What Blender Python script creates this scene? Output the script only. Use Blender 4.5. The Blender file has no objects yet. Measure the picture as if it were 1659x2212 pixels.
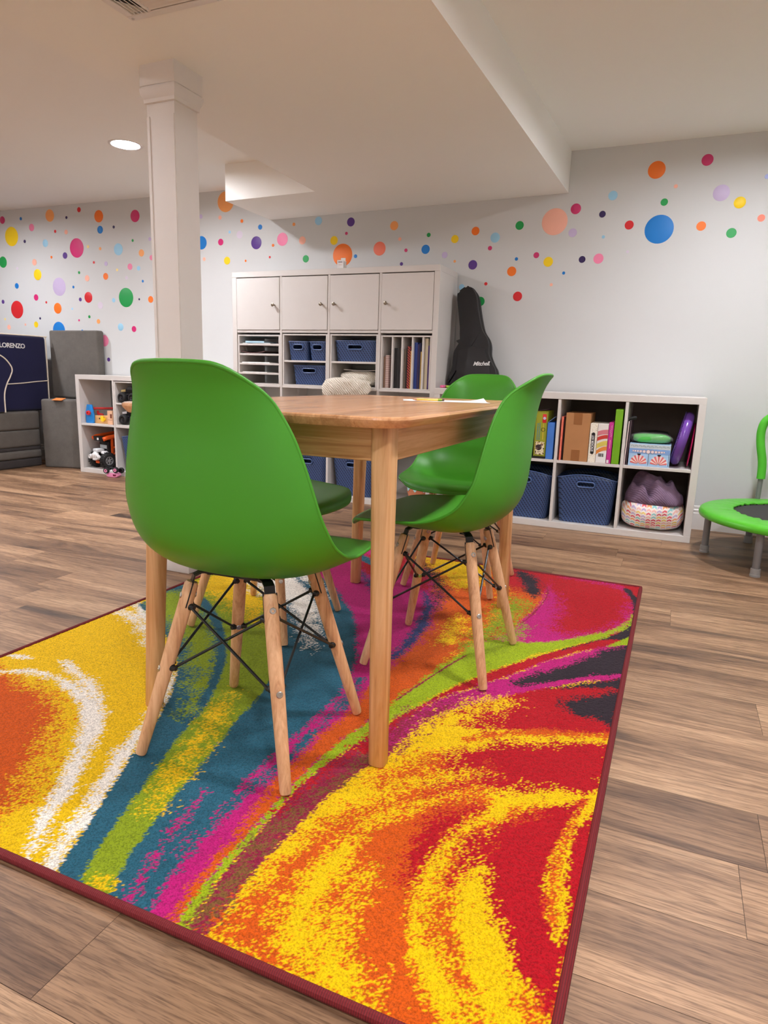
import bpy, bmesh, math, random
import numpy as np
from mathutils import Vector, Matrix
PI=math.pi
random.seed(7)
SC=bpy.context.scene
COL=SC.collection
# ---------------------------------------------------------------- camera
cam_d=bpy.data.cameras.new('camera'); cam=bpy.data.objects.new('camera',cam_d); COL.objects.link(cam)
def cam_axes(yaw,pit,rol):
    cy,sy=math.cos(yaw),math.sin(yaw);cp,sp=math.cos(pit),math.sin(pit);cr,sr=math.cos(rol),math.sin(rol)
    f=Vector((-sy*cp,cy*cp,sp)); r=Vector((cy,sy,0)); u=r.cross(f)
    return r*cr+u*sr, u*cr-r*sr, f
R_,U_,F_=cam_axes(0.405455,-0.202151,0.030299)
m=Matrix(((R_.x,U_.x,-F_.x,2.797281),(R_.y,U_.y,-F_.y,-3.841464),(R_.z,U_.z,-F_.z,0.819395),(0,0,0,1)))
cam.matrix_world=m
cam_d.sensor_fit='VERTICAL'; cam_d.sensor_height=24.0; cam_d.lens=24.0*1439.196796/2212.0
cam_d.clip_start=.02; cam_d.clip_end=60
SC.camera=cam
# ---------------------------------------------------------------- world, view, light levels
wd=bpy.data.worlds.new('world'); SC.world=wd; wd.use_nodes=True
wd.node_tree.nodes['Background'].inputs[0].default_value=(.9,.88,.85,1)
wd.node_tree.nodes['Background'].inputs[1].default_value=0.05
SC.view_settings.view_transform='Standard'; SC.view_settings.look='None'
SC.view_settings.exposure=0.0; SC.view_settings.gamma=1.0; SC.view_settings.use_curve_mapping=False
LAMP_STRENGTH=478.0
LAMP_COL=(.955,.952,1.0)
LAMPS=[(-.262,-.632,2.0705),(3.10,-.62,2.104),(-.262,-2.30,2.0705),(3.10,-2.30,2.104),(-.262,-3.95,2.0705),(3.10,-3.95,2.104),(-.262,-5.5,2.0705),(3.10,-5.5,2.104),(-2.25,-.632,2.079),(-2.25,-2.30,2.079),(-2.25,-3.95,2.079)]  # row farthest from dotted wall and last armchair-side lamp: unseen, added for bounce
SC.cycles.max_bounces=10; SC.cycles.diffuse_bounces=6; SC.cycles.sample_clamp_indirect=6.0
# ---------------------------------------------------------------- materials
def lin(c):
    c=[x/255. for x in c[:3]]
    return tuple(x/12.92 if x<=.04045 else ((x+.055)/1.055)**2.4 for x in c)+(1.0,)
MATS={}
class NT:
    def __init__(s,name):
        s.m=bpy.data.materials.new(name); s.m.use_nodes=True; s.t=s.m.node_tree; s.n=s.t.nodes; s.b=s.n['Principled BSDF']
    def add(s,typ,**kw):
        n=s.n.new(typ)
        for k,v in kw.items():
            if k=='inp':
                for a,b in v.items(): n.inputs[a].default_value=b
            else: setattr(n,k,v)
        return n
    def l(s,a,b): s.t.links.new(a,b)
    def coord(s,scale=(1,1,1),kind='Object',off=None):
        c=s.add('ShaderNodeTexCoord'); mp=s.add('ShaderNodeMapping'); mp.inputs['Scale'].default_value=scale
        if off: mp.inputs['Location'].default_value=off
        s.l(c.outputs[kind],mp.inputs[0]); return mp.outputs[0]
    def noise(s,vec,scale,detail=3,rough=.55,dist=0):
        n=s.add('ShaderNodeTexNoise'); n.inputs['Scale'].default_value=scale; n.inputs['Detail'].default_value=detail
        n.inputs['Roughness'].default_value=rough; n.inputs['Distortion'].default_value=dist
        if vec is not None: s.l(vec,n.inputs['Vector'])
        return n.outputs['Fac']
    def ramp(s,fac,stops):
        r=s.add('ShaderNodeValToRGB'); e=r.color_ramp.elements
        while len(e)<len(stops): e.new(.5)
        for k,(p,c) in enumerate(stops): e[k].position=p; e[k].color=c
        s.l(fac,r.inputs[0]); return r.outputs[0]
    def mix(s,fac,a,b,mode='MIX'):
        n=s.add('ShaderNodeMix',data_type='RGBA',blend_type=mode)
        for sock,v in ((n.inputs[0],fac),(n.inputs[6],a),(n.inputs[7],b)):
            if isinstance(v,bpy.types.NodeSocket): s.l(v,sock)
            else: sock.default_value=v
        return n.outputs[2]
    def math(s,op,a,b=0.0):
        n=s.add('ShaderNodeMath',operation=op)
        for k,v in enumerate((a,b)):
            if isinstance(v,bpy.types.NodeSocket): s.l(v,n.inputs[k])
            else: n.inputs[k].default_value=v
        return n.outputs[0]
    def bump(s,h,strength=.2,dist=.002):
        n=s.add('ShaderNodeBump'); n.inputs['Strength'].default_value=strength; n.inputs['Distance'].default_value=dist
        s.l(h,n.inputs['Height']); s.l(n.outputs[0],s.b.inputs['Normal'])
    def fin(s,col=None,rough=.5,spec=None,metal=0):
        if col is not None:
            if isinstance(col,bpy.types.NodeSocket): s.l(col,s.b.inputs['Base Color'])
            else: s.b.inputs['Base Color'].default_value=col
        s.b.inputs['Roughness'].default_value=rough; s.b.inputs['Metallic'].default_value=metal
        if spec is not None: s.b.inputs['Specular IOR Level'].default_value=spec
        return s.m
def plain(name,rgb,rough=.5,metal=0,spec=None,var=.06,bump=0,bscale=300):
    if name in MATS: return MATS[name]
    t=NT(name); c=lin(rgb); v=t.coord()
    f=t.noise(v,14,3)
    d=tuple(x*(1-var) for x in c[:3])+(1,); u=tuple(min(1,x*(1+var)) for x in c[:3])+(1,)
    col=t.ramp(f,[(.3,d),(.7,u)])
    if bump: t.bump(t.noise(v,bscale,2),bump,.001)
    MATS[name]=t.fin(col,rough,spec,metal); return MATS[name]
def fabric(name,rgb,rough=.9,scale=420,b=.5,var=.15,mottle=8):
    if name in MATS: return MATS[name]
    t=NT(name); c=lin(rgb); v=t.coord()
    f=t.noise(v,mottle,5,.7); g=t.noise(v,scale,2)
    x=t.math('ADD',t.math('MULTIPLY',f,.6),t.math('MULTIPLY',g,.4))
    col=t.ramp(x,[(.3,tuple(k*(1-var) for k in c[:3])+(1,)),(.7,tuple(min(1,k*(1+var)) for k in c[:3])+(1,))])
    t.bump(g,b,.001); MATS[name]=t.fin(col,rough,.2); 
    t.b.inputs['Sheen Weight'].default_value=.15
    return MATS[name]
def wood(name,axis,light,mid,dark,scale=1.0,rough=.42,strips=0):
    if name in MATS: return MATS[name]
    t=NT(name); sc=[62*scale]*3; sc[axis]=2.6*scale
    v=t.coord(tuple(sc))
    f=t.noise(v,1.0,6,.66,1.1)
    sc2=[260*scale]*3; sc2[axis]=7*scale
    g=t.noise(t.coord(tuple(sc2)),1.0,3,.6)
    x=t.math('ADD',t.math('MULTIPLY',f,.72),t.math('MULTIPLY',g,.28))
    col=t.ramp(x,[(.33,lin(dark)),(.45,lin(mid)),(.60,lin(light))])
    if strips:
        o=1 if axis==0 else 0
        s3=[0,0,0]; s3[o]=1/strips; s3[axis]=2.2
        br=t.add('ShaderNodeTexWhiteNoise',noise_dimensions='2D')
        c0=t.coord((1,1,1)); sep=t.add('ShaderNodeSeparateXYZ'); t.l(c0,sep.inputs[0])
        a=t.math('FLOOR',t.math('MULTIPLY',sep.outputs[o],1/strips))
        bb=t.math('FLOOR',t.math('ADD',t.math('MULTIPLY',sep.outputs[axis],2.6),t.math('MULTIPLY',a,.37)))
        cmb=t.add('ShaderNodeCombineXYZ'); t.l(a,cmb.inputs[0]); t.l(bb,cmb.inputs[1]); t.l(cmb.outputs[0],br.inputs['Vector'])
        sh=t.ramp(br.outputs['Value'],[(0,(.80,.78,.74,1)),(1,(1.08,1.06,1.04,1))])
        col=t.mix(1.0,col,sh,'MULTIPLY')
    t.bump(g,.06,.0006)
    MATS[name]=t.fin(col,rough); return MATS[name]
# ---------------------------------------------------------------- mesh helpers
class MB:
    def __init__(s): s.bm=bmesh.new()
    def box(s,x0,x1,y0,y1,z0,z1,M=None,bev=0,seg=2):
        r=bmesh.ops.create_cube(s.bm,size=1.0); vs=r['verts']
        for v in vs: v.co=Vector(((x0+x1)/2+v.co.x*(x1-x0),(y0+y1)/2+v.co.y*(y1-y0),(z0+z1)/2+v.co.z*(z1-z0)))
        if bev:
            es=list({e for v in vs for e in v.link_edges})
            rr=bmesh.ops.bevel(s.bm,geom=es,offset=bev,segments=seg,profile=.5,affect='EDGES')
            vs=list({v for f in rr['faces'] for v in f.verts}|{v for v in vs if v.is_valid})
            fs=set(); st=list(vs)
            seen=set(st)
            while st:
                v=st.pop()
                for e in v.link_edges:
                    w=e.other_vert(v)
                    if w not in seen: seen.add(w); st.append(w)
            vs=list(seen)
        if M is not None: bmesh.ops.transform(s.bm,matrix=M,verts=vs)
        return s
    def loft(s,rings,cap=True,closed=True):
        L=[[s.bm.verts.new(p) for p in r] for r in rings]; n=len(L[0])
        for a,b in zip(L,L[1:]):
            for k in range(n if closed else n-1):
                s.bm.faces.new((a[k],a[(k+1)%n],b[(k+1)%n],b[k]))
        if cap and closed:
            s.bm.faces.new(list(reversed(L[0]))); s.bm.faces.new(L[-1])
        return s
    def tube(s,path,r,n=10,cap=True,closed=False):
        P=[Vector(p) for p in path]; m=len(P); rs=r if isinstance(r,(list,tuple)) else [r]*m
        rings=[]; up=None
        for i in range(m):
            if closed: t=(P[(i+1)%m]-P[(i-1)%m])
            else: t=(P[min(i+1,m-1)]-P[max(i-1,0)])
            t.normalize()
            if up is None: up=Vector((0,0,1)) if abs(t.z)<.9 else Vector((1,0,0))
            a=t.cross(up); 
            if a.length<1e-4: a=t.cross(Vector((0,1,0)))
            a.normalize(); b=t.cross(a).normalized(); up=-b if False else a.cross(t)
            rings.append([P[i]+(a*math.cos(q)+b*math.sin(q))*rs[i] for q in [2*PI*k/n for k in range(n)]])
        if closed:
            L=[[s.bm.verts.new(p) for p in rr] for rr in rings]
            for i in range(m):
                A,B=L[i],L[(i+1)%m]
                for k in range(n): s.bm.faces.new((A[k],A[(k+1)%n],B[(k+1)%n],B[k]))
        else: s.loft(rings,cap)
        return s
    def lathe(s,prof,n=32,M=None,cap=True):
        rings=[[Vector((r*math.cos(2*PI*k/n),r*math.sin(2*PI*k/n),z)) for k in range(n)] for r,z in prof]
        if M is not None: rings=[[M@p for p in r] for r in rings]
        return s.loft(rings,cap)
    def prism(s,pts,y0,y1,M=None,bev=0,seg=2):
        """outline pts in (x,z), extruded from y0 to y1"""
        n=len(pts)
        vs=[s.bm.verts.new(Vector((p[0],y0,p[1]))) for p in pts]+[s.bm.verts.new(Vector((p[0],y1,p[1]))) for p in pts]
        f1=s.bm.faces.new(vs[:n]); f2=s.bm.faces.new(list(reversed(vs[n:])))
        for k in range(n): s.bm.faces.new((vs[(k+1)%n],vs[k],vs[n+k],vs[n+(k+1)%n]))
        if bev:
            es=list(f1.edges)+list(f2.edges)
            before=set(s.bm.verts)-set(vs)
            bmesh.ops.bevel(s.bm,geom=es,offset=bev,segments=seg,profile=.5,affect='EDGES')
            vs=[v for v in s.bm.verts if v not in before]
        if M is not None: bmesh.ops.transform(s.bm,matrix=M,verts=vs)
        return s
    def grid(s,P):
        L=[[s.bm.verts.new(p) for p in r] for r in P]
        for a,b in zip(L,L[1:]):
            for k in range(len(a)-1): s.bm.faces.new((a[k],a[k+1],b[k+1],b[k]))
        return s
    def sphere(s,c,r,sc=(1,1,1),M=None,u=20,v=12):
        rr=bmesh.ops.create_uvsphere(s.bm,u_segments=u,v_segments=v,radius=1.0)
        for w in rr['verts']: w.co=Vector(c)+Vector((w.co.x*r*sc[0],w.co.y*r*sc[1],w.co.z*r*sc[2]))
        if M is not None: bmesh.ops.transform(s.bm,matrix=M,verts=rr['verts'])
        return s
def obj(name,mb,mat,parent=None,smooth=True,ang=35,loc=None):
    bm=mb.bm if isinstance(mb,MB) else mb
    if parent is not None and parent.get('_w'):
        off=Vector(parent['_w']); bmesh.ops.translate(bm,verts=bm.verts,vec=-off)
    elif loc is not None:
        bmesh.ops.translate(bm,verts=bm.verts,vec=-Vector(loc))
    bmesh.ops.recalc_face_normals(bm,faces=bm.faces)
    me=bpy.data.meshes.new(name); bm.to_mesh(me); bm.free()
    if smooth:
        me.shade_smooth(); me.set_sharp_from_angle(angle=math.radians(ang))
    if isinstance(mat,(list,tuple)):
        for x in mat: me.materials.append(x)
    else: me.materials.append(mat)
    o=bpy.data.objects.new(name,me); COL.objects.link(o)
    if parent is not None: o.parent=parent
    elif loc is not None: o.location=loc
    if parent is not None and parent.get('_w') is not None and parent.parent is None:
        o['_w']=list(parent['_w'])
    elif parent is not None and parent.get('_w') is not None: o['_w']=list(parent['_w'])
    return o
def tag(o,label,cat,group=None,kind=None):
    if label: o['label']=label
    if cat: o['category']=cat
    if group: o['group']=group
    if kind: o['kind']=kind
    return o
def thing(name,label,cat,loc=(0,0,0),rotz=0,group=None,world=False):
    """Empty at the base of a thing; with world=True its parts are given in world coordinates"""
    o=bpy.data.objects.new(name,None); COL.objects.link(o); o.location=loc; o.rotation_euler=(0,0,rotz)
    o.empty_display_size=.05
    if world: o['_w']=list(loc)
    return tag(o,label,cat,group)
def struct(name,mb,mat,parent=None,smooth=False):
    o=obj(name,mb,mat,parent,smooth); 
    if parent is None: o['kind']='structure'
    return o
def dup(root,loc,rotz,label=None,group=None):
    r=root.copy(); COL.objects.link(r); r.location=loc; r.rotation_euler=(0,0,rotz)
    if label: r['label']=label
    if group: r['group']=group
    for ch in list(root.children):
        c=ch.copy(); COL.objects.link(c); c.parent=r
        for g in ch.children:
            d=g.copy(); COL.objects.link(d); d.parent=c
    return r
def text_bm(s,size,extrude=.0006,shear=0,bold=0.0,spacing=1.0):
    cu=bpy.data.curves.new('lettering','FONT'); cu.body=s; cu.size=size; cu.extrude=extrude; cu.shear=shear; cu.offset=bold
    cu.align_x='CENTER'; cu.align_y='CENTER'; cu.space_character=spacing; cu.resolution_u=4
    o=bpy.data.objects.new('lettering',cu); COL.objects.link(o)
    dg=bpy.context.evaluated_depsgraph_get(); dg.update()
    me=bpy.data.meshes.new_from_object(o.evaluated_get(dg))
    bm=bmesh.new(); bm.from_mesh(me)
    bpy.data.objects.remove(o); bpy.data.meshes.remove(me); bpy.data.curves.remove(cu)
    return bm
def text(name,s,size,M,mat,parent,**kw):
    bm=text_bm(s,size,**kw); bmesh.ops.transform(bm,matrix=M,verts=bm.verts)
    return obj(name,bm,mat,parent,smooth=False)
FACE_Y=Matrix(((1,0,0,0),(0,0,-1,0),(0,1,0,0),(0,0,0,1)))   # lettering lying in x-z, facing -y
def T_(x,y,z): return Matrix.Translation((x,y,z))
def RX(a): return Matrix.Rotation(a,4,'X')
def RY(a): return Matrix.Rotation(a,4,'Y')
def RZ(a): return Matrix.Rotation(a,4,'Z')
def catmull(pts,n=8,closed=False):
    P=[Vector(p) for p in pts]; m=len(P); out=[]
    for k in range(m if closed else m-1):
        if closed: a,b,c,d=P[(k-1)%m],P[k],P[(k+1)%m],P[(k+2)%m]
        else: a,b,c,d=P[max(k-1,0)],P[k],P[k+1],P[min(k+2,m-1)]
        for i in range(n):
            t=i/n; out.append(.5*((2*b)+(c-a)*t+(2*a-5*b+4*c-d)*t*t+(3*b-a-3*c+d)*t**3))
    if not closed: out.append(P[-1])
    return out
# palette
WHITE=plain('white_laminate',(212,208,204),.38,var=.012)
PAINT=plain('white_trim_paint',(224,220,217),.4,var=.012)
DARK=plain('black_metal',(18,18,20),.38,metal=.0,var=.05)
STEEL=plain('screw_steel',(190,188,184),.3,metal=1.0)
GREYMETAL=plain('grey_painted_steel',(128,128,130),.38,metal=.35)
BLACKP=plain('black_plastic',(20,20,22),.42,var=.1)
BLACKR=plain('black_rubber',(24,24,26),.62,var=.2)
WHITEP=plain('white_plastic',(232,232,232),.4)
PAPER=plain('white_paper',(244,242,238),.8,var=.01)
ORANGE=plain('orange_plastic',(236,96,28),.45)
PINKP=plain('pink_plastic',(238,150,190),.4)
GREENP=plain('lime_card',(112,172,16),.5)
LEGW_L,LEGW_M,LEGW_D=(228,184,142),(208,160,118),(178,126,88)
LEGWOOD=wood('beech_wood',2,LEGW_L,LEGW_M,LEGW_D,.8,.45)
TBL=((226,182,134),(208,158,106),(176,122,76))
TLEG=wood('pine_leg_wood',2,*TBL,scale=.6,rough=.4)
TTOP=wood('table_top_wood',1,(222,172,128),(204,152,108),(178,122,82),scale=.8,rough=.24,strips=.062)
TAPX=wood('apron_wood_x',0,*TBL,scale=.7,rough=.45)
TAPY=wood('apron_wood_y',1,*TBL,scale=.7,rough=.45)
# ================================================================ room shell
WY=.35
XL,XR,YF=-5.4,5.0,-6.2
def wall_mat(name,rgb,b=.12):
    t=NT(name); v=t.coord(); c=lin(rgb)
    col=t.ramp(t.noise(v,1.3,3),[(.3,tuple(k*.985 for k in c[:3])+(1,)),(.7,c)])
    t.bump(t.noise(v,180,3),b,.0012); return t.fin(col,.85,.25)
WALLM=wall_mat('wall_paint',(209,211,211)); CEILM=wall_mat('ceiling_paint',(244,244,240),.2); WALLW=wall_mat('bounce_wall_paint',(240,240,238))  # unseen walls made whiter than the back wall to bounce more light
struct('wall_back',MB().box(XL-.1,XR+.1,WY,WY+.1,0,2.3),WALLM)
struct('wall_left',MB().box(XL-.1,XL,YF,WY,0,2.3),WALLW)
struct('wall_right',MB().box(XR,XR+.1,YF,WY,0,2.3),WALLW)
struct('wall_front',MB().box(XL-.1,XR+.1,YF-.1,YF,0,2.3),WALLW)
# ceilings: the far side of the soffit sits a little lower than the near side
def slab(x0,x1,z0,z1,y0,y1,top):
    b=MB(); b.loft([[Vector((x0,y0,z0)),Vector((x1,y0,z1)),Vector((x1,y0,top)),Vector((x0,y0,top))],[Vector((x0,y1,z0)),Vector((x1,y1,z1)),Vector((x1,y1,top)),Vector((x0,y1,top))]]); return b
def ceiling_panel(name,x0,x1,z0,z1):
    bm=bmesh.new(); zf=lambda x: z0+(z1-z0)*(x-x0)/(x1-x0); es=[]
    def loop(P):
        vs=[bm.verts.new((x,y,zf(x))) for x,y in P]; n=len(vs)
        es.extend(bm.edges.new((vs[k],vs[(k+1)%n])) for k in range(n)); return vs
    loop([(x0,YF),(x1,YF),(x1,WY),(x0,WY)])
    for x,y,z in LAMPS:
        if x0<x<x1: loop([(x+.0785*math.cos(2*PI*k/40),y+.0785*math.sin(2*PI*k/40)) for k in range(40)])
    bmesh.ops.triangle_fill(bm,edges=es,use_beauty=True,use_dissolve=False)
    bmesh.ops.dissolve_limit(bm,angle_limit=.01,verts=bm.verts,edges=bm.edges)
    tv=[bm.verts.new(p) for p in ((x0,YF,2.25),(x1,YF,2.25),(x1,WY,2.25),(x0,WY,2.25))]; bm.faces.new(tv)
    return struct(name,bm,CEILM)
ceiling_panel('ceiling',XL,.8,2.092,2.066); ceiling_panel('ceiling_low',.8,XR,2.098,2.108)
# soffit (boxed duct) with a stepped end at the wall
bm=MB()
def wedge(b,pts,zb,top=2.16):
    """plan polygon pts (x,y) counter-clockwise; bottom height from zb(x)"""
    n=len(pts); lo=[b.bm.verts.new((x,y,zb(x,y))) for x,y in pts]; hi=[b.bm.verts.new((x,y,top)) for x,y in pts]
    b.bm.faces.new(list(reversed(lo))); b.bm.faces.new(hi)
    for k in range(n): b.bm.faces.new((lo[k],lo[(k+1)%n],hi[(k+1)%n],hi[k]))
zb=lambda x,y:1.849+.0142*x+.012*(WY-y)
wedge(bm,[(.655,YF+.001),(1.83,YF+.001),(2.092,WY-.001),(.078,WY-.001),(.074,-.155),(.712,-.155)],zb)
struct('beam_soffit',bm,CEILM)
# column
t=thing('column',None,None,(.966,-1.677,0),world=True); t['kind']='structure'
b=MB(); b.box(.903,1.029,-1.740,-1.614,0,1.80)
for dx in (.909,1.021): b.box(dx-.006,dx+.006,-1.7425,-1.740,.16,1.72)
obj('column_shaft',b,PAINT,t,smooth=False)
b=MB(); b.box(.890,1.042,-1.753,-1.601,0,.125,bev=.003); b.box(.897,1.035,-1.746,-1.608,.125,.14,bev=.003)
obj('column_base_trim',b,PAINT,t,ang=30)
b=MB(); CX_,CY_=.966,-1.677
def sq(h,z): return [Vector((CX_+a*h,CY_+c*h,z)) for a,c in ((-1,-1),(1,-1),(1,1),(-1,1))]
b.loft([sq(.0640,1.762),sq(.070,1.764),sq(.0710,1.776),sq(.0780,1.790),sq(.0805,1.804),sq(.0805,1.812),sq(.0750,1.8135),sq(.0750,1.8175),sq(.0785,1.819),sq(.0785,1.90)])
obj('column_capital',b,PAINT,t,ang=20)
# baseboard
b=MB(); b.loft([[Vector((x,WY+.002-d,z)) for d,z in ((0,0),(.017,0),(.017,.094),(.012,.098),(.014,.112),(.009,.118),(.009,.132),(.003,.138),(0,.138))] for x in (XL,XR)])
struct('baseboard_back',b,PAINT)
# ---------------------------------------------------------------- plank floor
PW=.174; PL=1.22; Y00=-2.478
known={10:[-.66,2.64],6:[2.856],9:[-.32],11:[-1.057],12:[-1.44],5:[-.095],3:[.273],2:[.63],-5:[2.099],-1:[3.026],13:[2.797],4:[1.0]}
verts=[];faces=[];rnd=[]
rr=random.Random(11); g=.0004
def quad(x0,x1,y0,y1,z,val):
    k=len(verts); verts.extend([(x0,y0,z),(x1,y0,z),(x1,y1,z),(x0,y1,z)]); faces.append((k,k+1,k+2,k+3)); rnd.append(val)
for r in range(-22,17):
    y0=Y00+r*PW; y1=min(y0+PW,WY)
    if y1<YF or y0>WY: continue
    js=list(known.get(r,[rr.uniform(0,PL)]))
    x=js[0]
    while x>XL: x-=PL; js.append(x)
    x=max(js)
    while x<XR: x+=PL; js.append(x)
    js=sorted(js); js=[j for i,j in enumerate(js) if i==0 or j-js[i-1]>.35]
    for a,c in zip(js,js[1:]):
        quad(max(a,XL)+g,min(c,XR)-g,max(y0,YF)+g,y1-g,0,(rr.random(),rr.random(),rr.random()))
quad(XL,XR,YF,WY,-.0015,(-1,0,0))
me=bpy.data.meshes.new('floor'); me.from_pydata(verts,[],faces)
at=me.attributes.new('plank','FLOAT_VECTOR','FACE'); at.data.foreach_set('vector',[c for v in rnd for c in v])
t=NT('oak_plank_floor')
a=t.add('ShaderNodeAttribute',attribute_name='plank'); sep=t.add('ShaderNodeSeparateXYZ'); t.l(a.outputs['Vector'],sep.inputs[0])
tc=t.add('ShaderNodeTexCoord')
sc=t.add('ShaderNodeVectorMath',operation='SCALE'); t.l(a.outputs['Vector'],sc.inputs[0]); sc.inputs['Scale'].default_value=17.0
ad=t.add('ShaderNodeVectorMath',operation='ADD'); t.l(tc.outputs['Object'],ad.inputs[0]); t.l(sc.outputs[0],ad.inputs[1])
def mp(s):
    n=t.add('ShaderNodeMapping'); n.inputs['Scale'].default_value=s; t.l(ad.outputs[0],n.inputs[0]); return n.outputs[0]
broad=t.noise(mp((1.1,7.5,1)),1.0,4,.6,.9)
grain=t.noise(mp((2.2,70,1)),1.0,6,.68,.6)
fine=t.noise(mp((22,420,1)),1.0,3,.6)
wv=t.add('ShaderNodeTexWave',wave_type='BANDS',bands_direction='Y'); wv.inputs['Scale'].default_value=7.0; wv.inputs['Distortion'].default_value=16.0; wv.inputs['Detail'].default_value=3.0; wv.inputs['Detail Scale'].default_value=.55
t.l(mp((.55,2.6,1)),wv.inputs['Vector'])
base=t.ramp(broad,[(.28,lin((80,62,50))),(.41,lin((132,102,77))),(.55,lin((168,134,103))),(.75,lin((196,162,128)))])
tone=t.ramp(sep.outputs[0],[(0,(.66,.61,.58,1)),(.4,(.92,.90,.88,1)),(1,(1.14,1.12,1.10,1))])
col=t.mix(1.0,base,tone,'MULTIPLY')
col=t.mix(.5,col,t.ramp(grain,[(.34,(.46,.43,.43,1)),(.52,(1,1,1,1)),(.75,(1.06,1.05,1.04,1))]),'MULTIPLY')
col=t.mix(.8,col,t.ramp(fine,[(.36,(.52,.49,.47,1)),(.52,(1.05,1.05,1.05,1))]),'MULTIPLY')
col=t.mix(.5,col,t.ramp(wv.outputs['Fac'],[(.06,(.60,.56,.53,1)),(.32,(1.04,1.04,1.04,1))]),'MULTIPLY')
gap=t.math('LESS_THAN',sep.outputs[0],-.5)
col=t.mix(gap,col,lin((52,38,30)))
t.bump(t.math('ADD',grain,t.math('MULTIPLY',fine,.5)),.06,.0006)
me.materials.append(t.fin(col,.46,.4))
o=bpy.data.objects.new('floor',me); COL.objects.link(o); o['kind']='structure'
# ---------------------------------------------------------------- recessed lamps
def emis(name,col,s):
    mt=bpy.data.materials.new(name); mt.use_nodes=True; nt=mt.node_tree; nt.nodes.remove(nt.nodes['Principled BSDF'])
    e=nt.nodes.new('ShaderNodeEmission'); e.inputs[0].default_value=(*col,1); e.inputs[1].default_value=s
    nt.links.new(e.outputs[0],nt.nodes['Material Output'].inputs[0]); return mt
LENS=emis('lamp_lens',LAMP_COL,LAMP_STRENGTH)
lp=None
lamp_lab=['glowing round recessed ceiling light beyond the white column','round recessed ceiling light above the green trampoline','round recessed ceiling light beside the soffit, second from the dotted wall','round recessed ceiling light over the plank floor, second from dotted wall','round recessed ceiling light on the column side, third from the dotted wall','round recessed ceiling light on the trampoline side, third from dotted wall','added unseen recessed ceiling light on the column side, fourth from the dotted wall','added unseen recessed ceiling light on the trampoline side, fourth from dotted wall','round recessed ceiling light over the navy armchair corner by the wall','round recessed ceiling light off toward the armchair corner, second from wall','added unseen recessed ceiling light toward the armchair corner, third from wall']
for k,(x,y,z) in enumerate(LAMPS):
    if lp is None:
        lp=thing('recessed_light',lamp_lab[0],'ceiling light',(x,y,z),0,'recessed ceiling lights')
        obj('lens',MB().lathe([(.0005,.010),(.076,.010),(.076,.014),(.0005,.014)],40),LENS,lp)
        obj('baffle',MB().lathe([(.0780,.000),(.0765,.011),(.0765,.020),(.0781,.020)],40,cap=False),PAINT,lp)
        b=MB(); P=[(.0775,.003),(.0775,-.0015),(.080,-.003),(.092,-.0025),(.095,-.0005),(.095,.003)]
        b.lathe(P,40,cap=False); obj('trim_ring',b,PAINT,lp)
    else: dup(lp,(x,y,z),0,lamp_lab[k])
# ---------------------------------------------------------------- supply vent on the soffit
vx0,vx1,vy0,vy1=1.098,1.448,-2.285,-2.004; vz=zb(1.27,-2.14)-.003
t=thing('ceiling_vent','white louvred air vent screwed to underside of the soffit','vent',(1.27,-2.14,vz),world=True)
b=MB(); w=.028
for (a,c,d,e) in ((vx0,vx1,vy0,vy0+w),(vx0,vx1,vy1-w,vy1),(vx0,vx0+w,vy0+w,vy1-w),(vx1-w,vx1,vy0+w,vy1-w),(vx0+.088,vx0+.100,vy0+w,vy1-w)):
    b.box(a,c,d,e,vz-.008,vz+.004,bev=.002,seg=1)
obj('frame',b,PAINT,t,ang=30)
obj('duct_opening',MB().box(vx0+w,vx1-w,vy0+w,vy1-w,vz+.0005,vz+.003),BLACKP,t)
for k in range(4):
    x=vx0+w+.008+k*.014; obj('slat',MB().box(x-.0005,x+.009,vy0+w,vy1-w,vz-.006,vz-.0045,M=T_(x,0,vz)@RY(.5)@T_(-x,0,-vz)),PAINT,t)
for k in range(13):
    y=vy1-w-.010-k*.0165; obj('slat',MB().box(vx0+.100,vx1-w,y-.006,y+.006,vz-.006,vz-.0045,M=T_(0,y,vz)@RX(-.45)@T_(0,-y,-vz)),PAINT,t)
for x,y in ((vx0+.014,vy1-.014),(vx1-.014,vy1-.014),(vx0+.014,vy0+.014)): obj('screw',MB().lathe([(.0045,0),(.0045,-.002),(.001,-.003)],12,M=T_(x,y,vz-.008)),STEEL,t)
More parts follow.
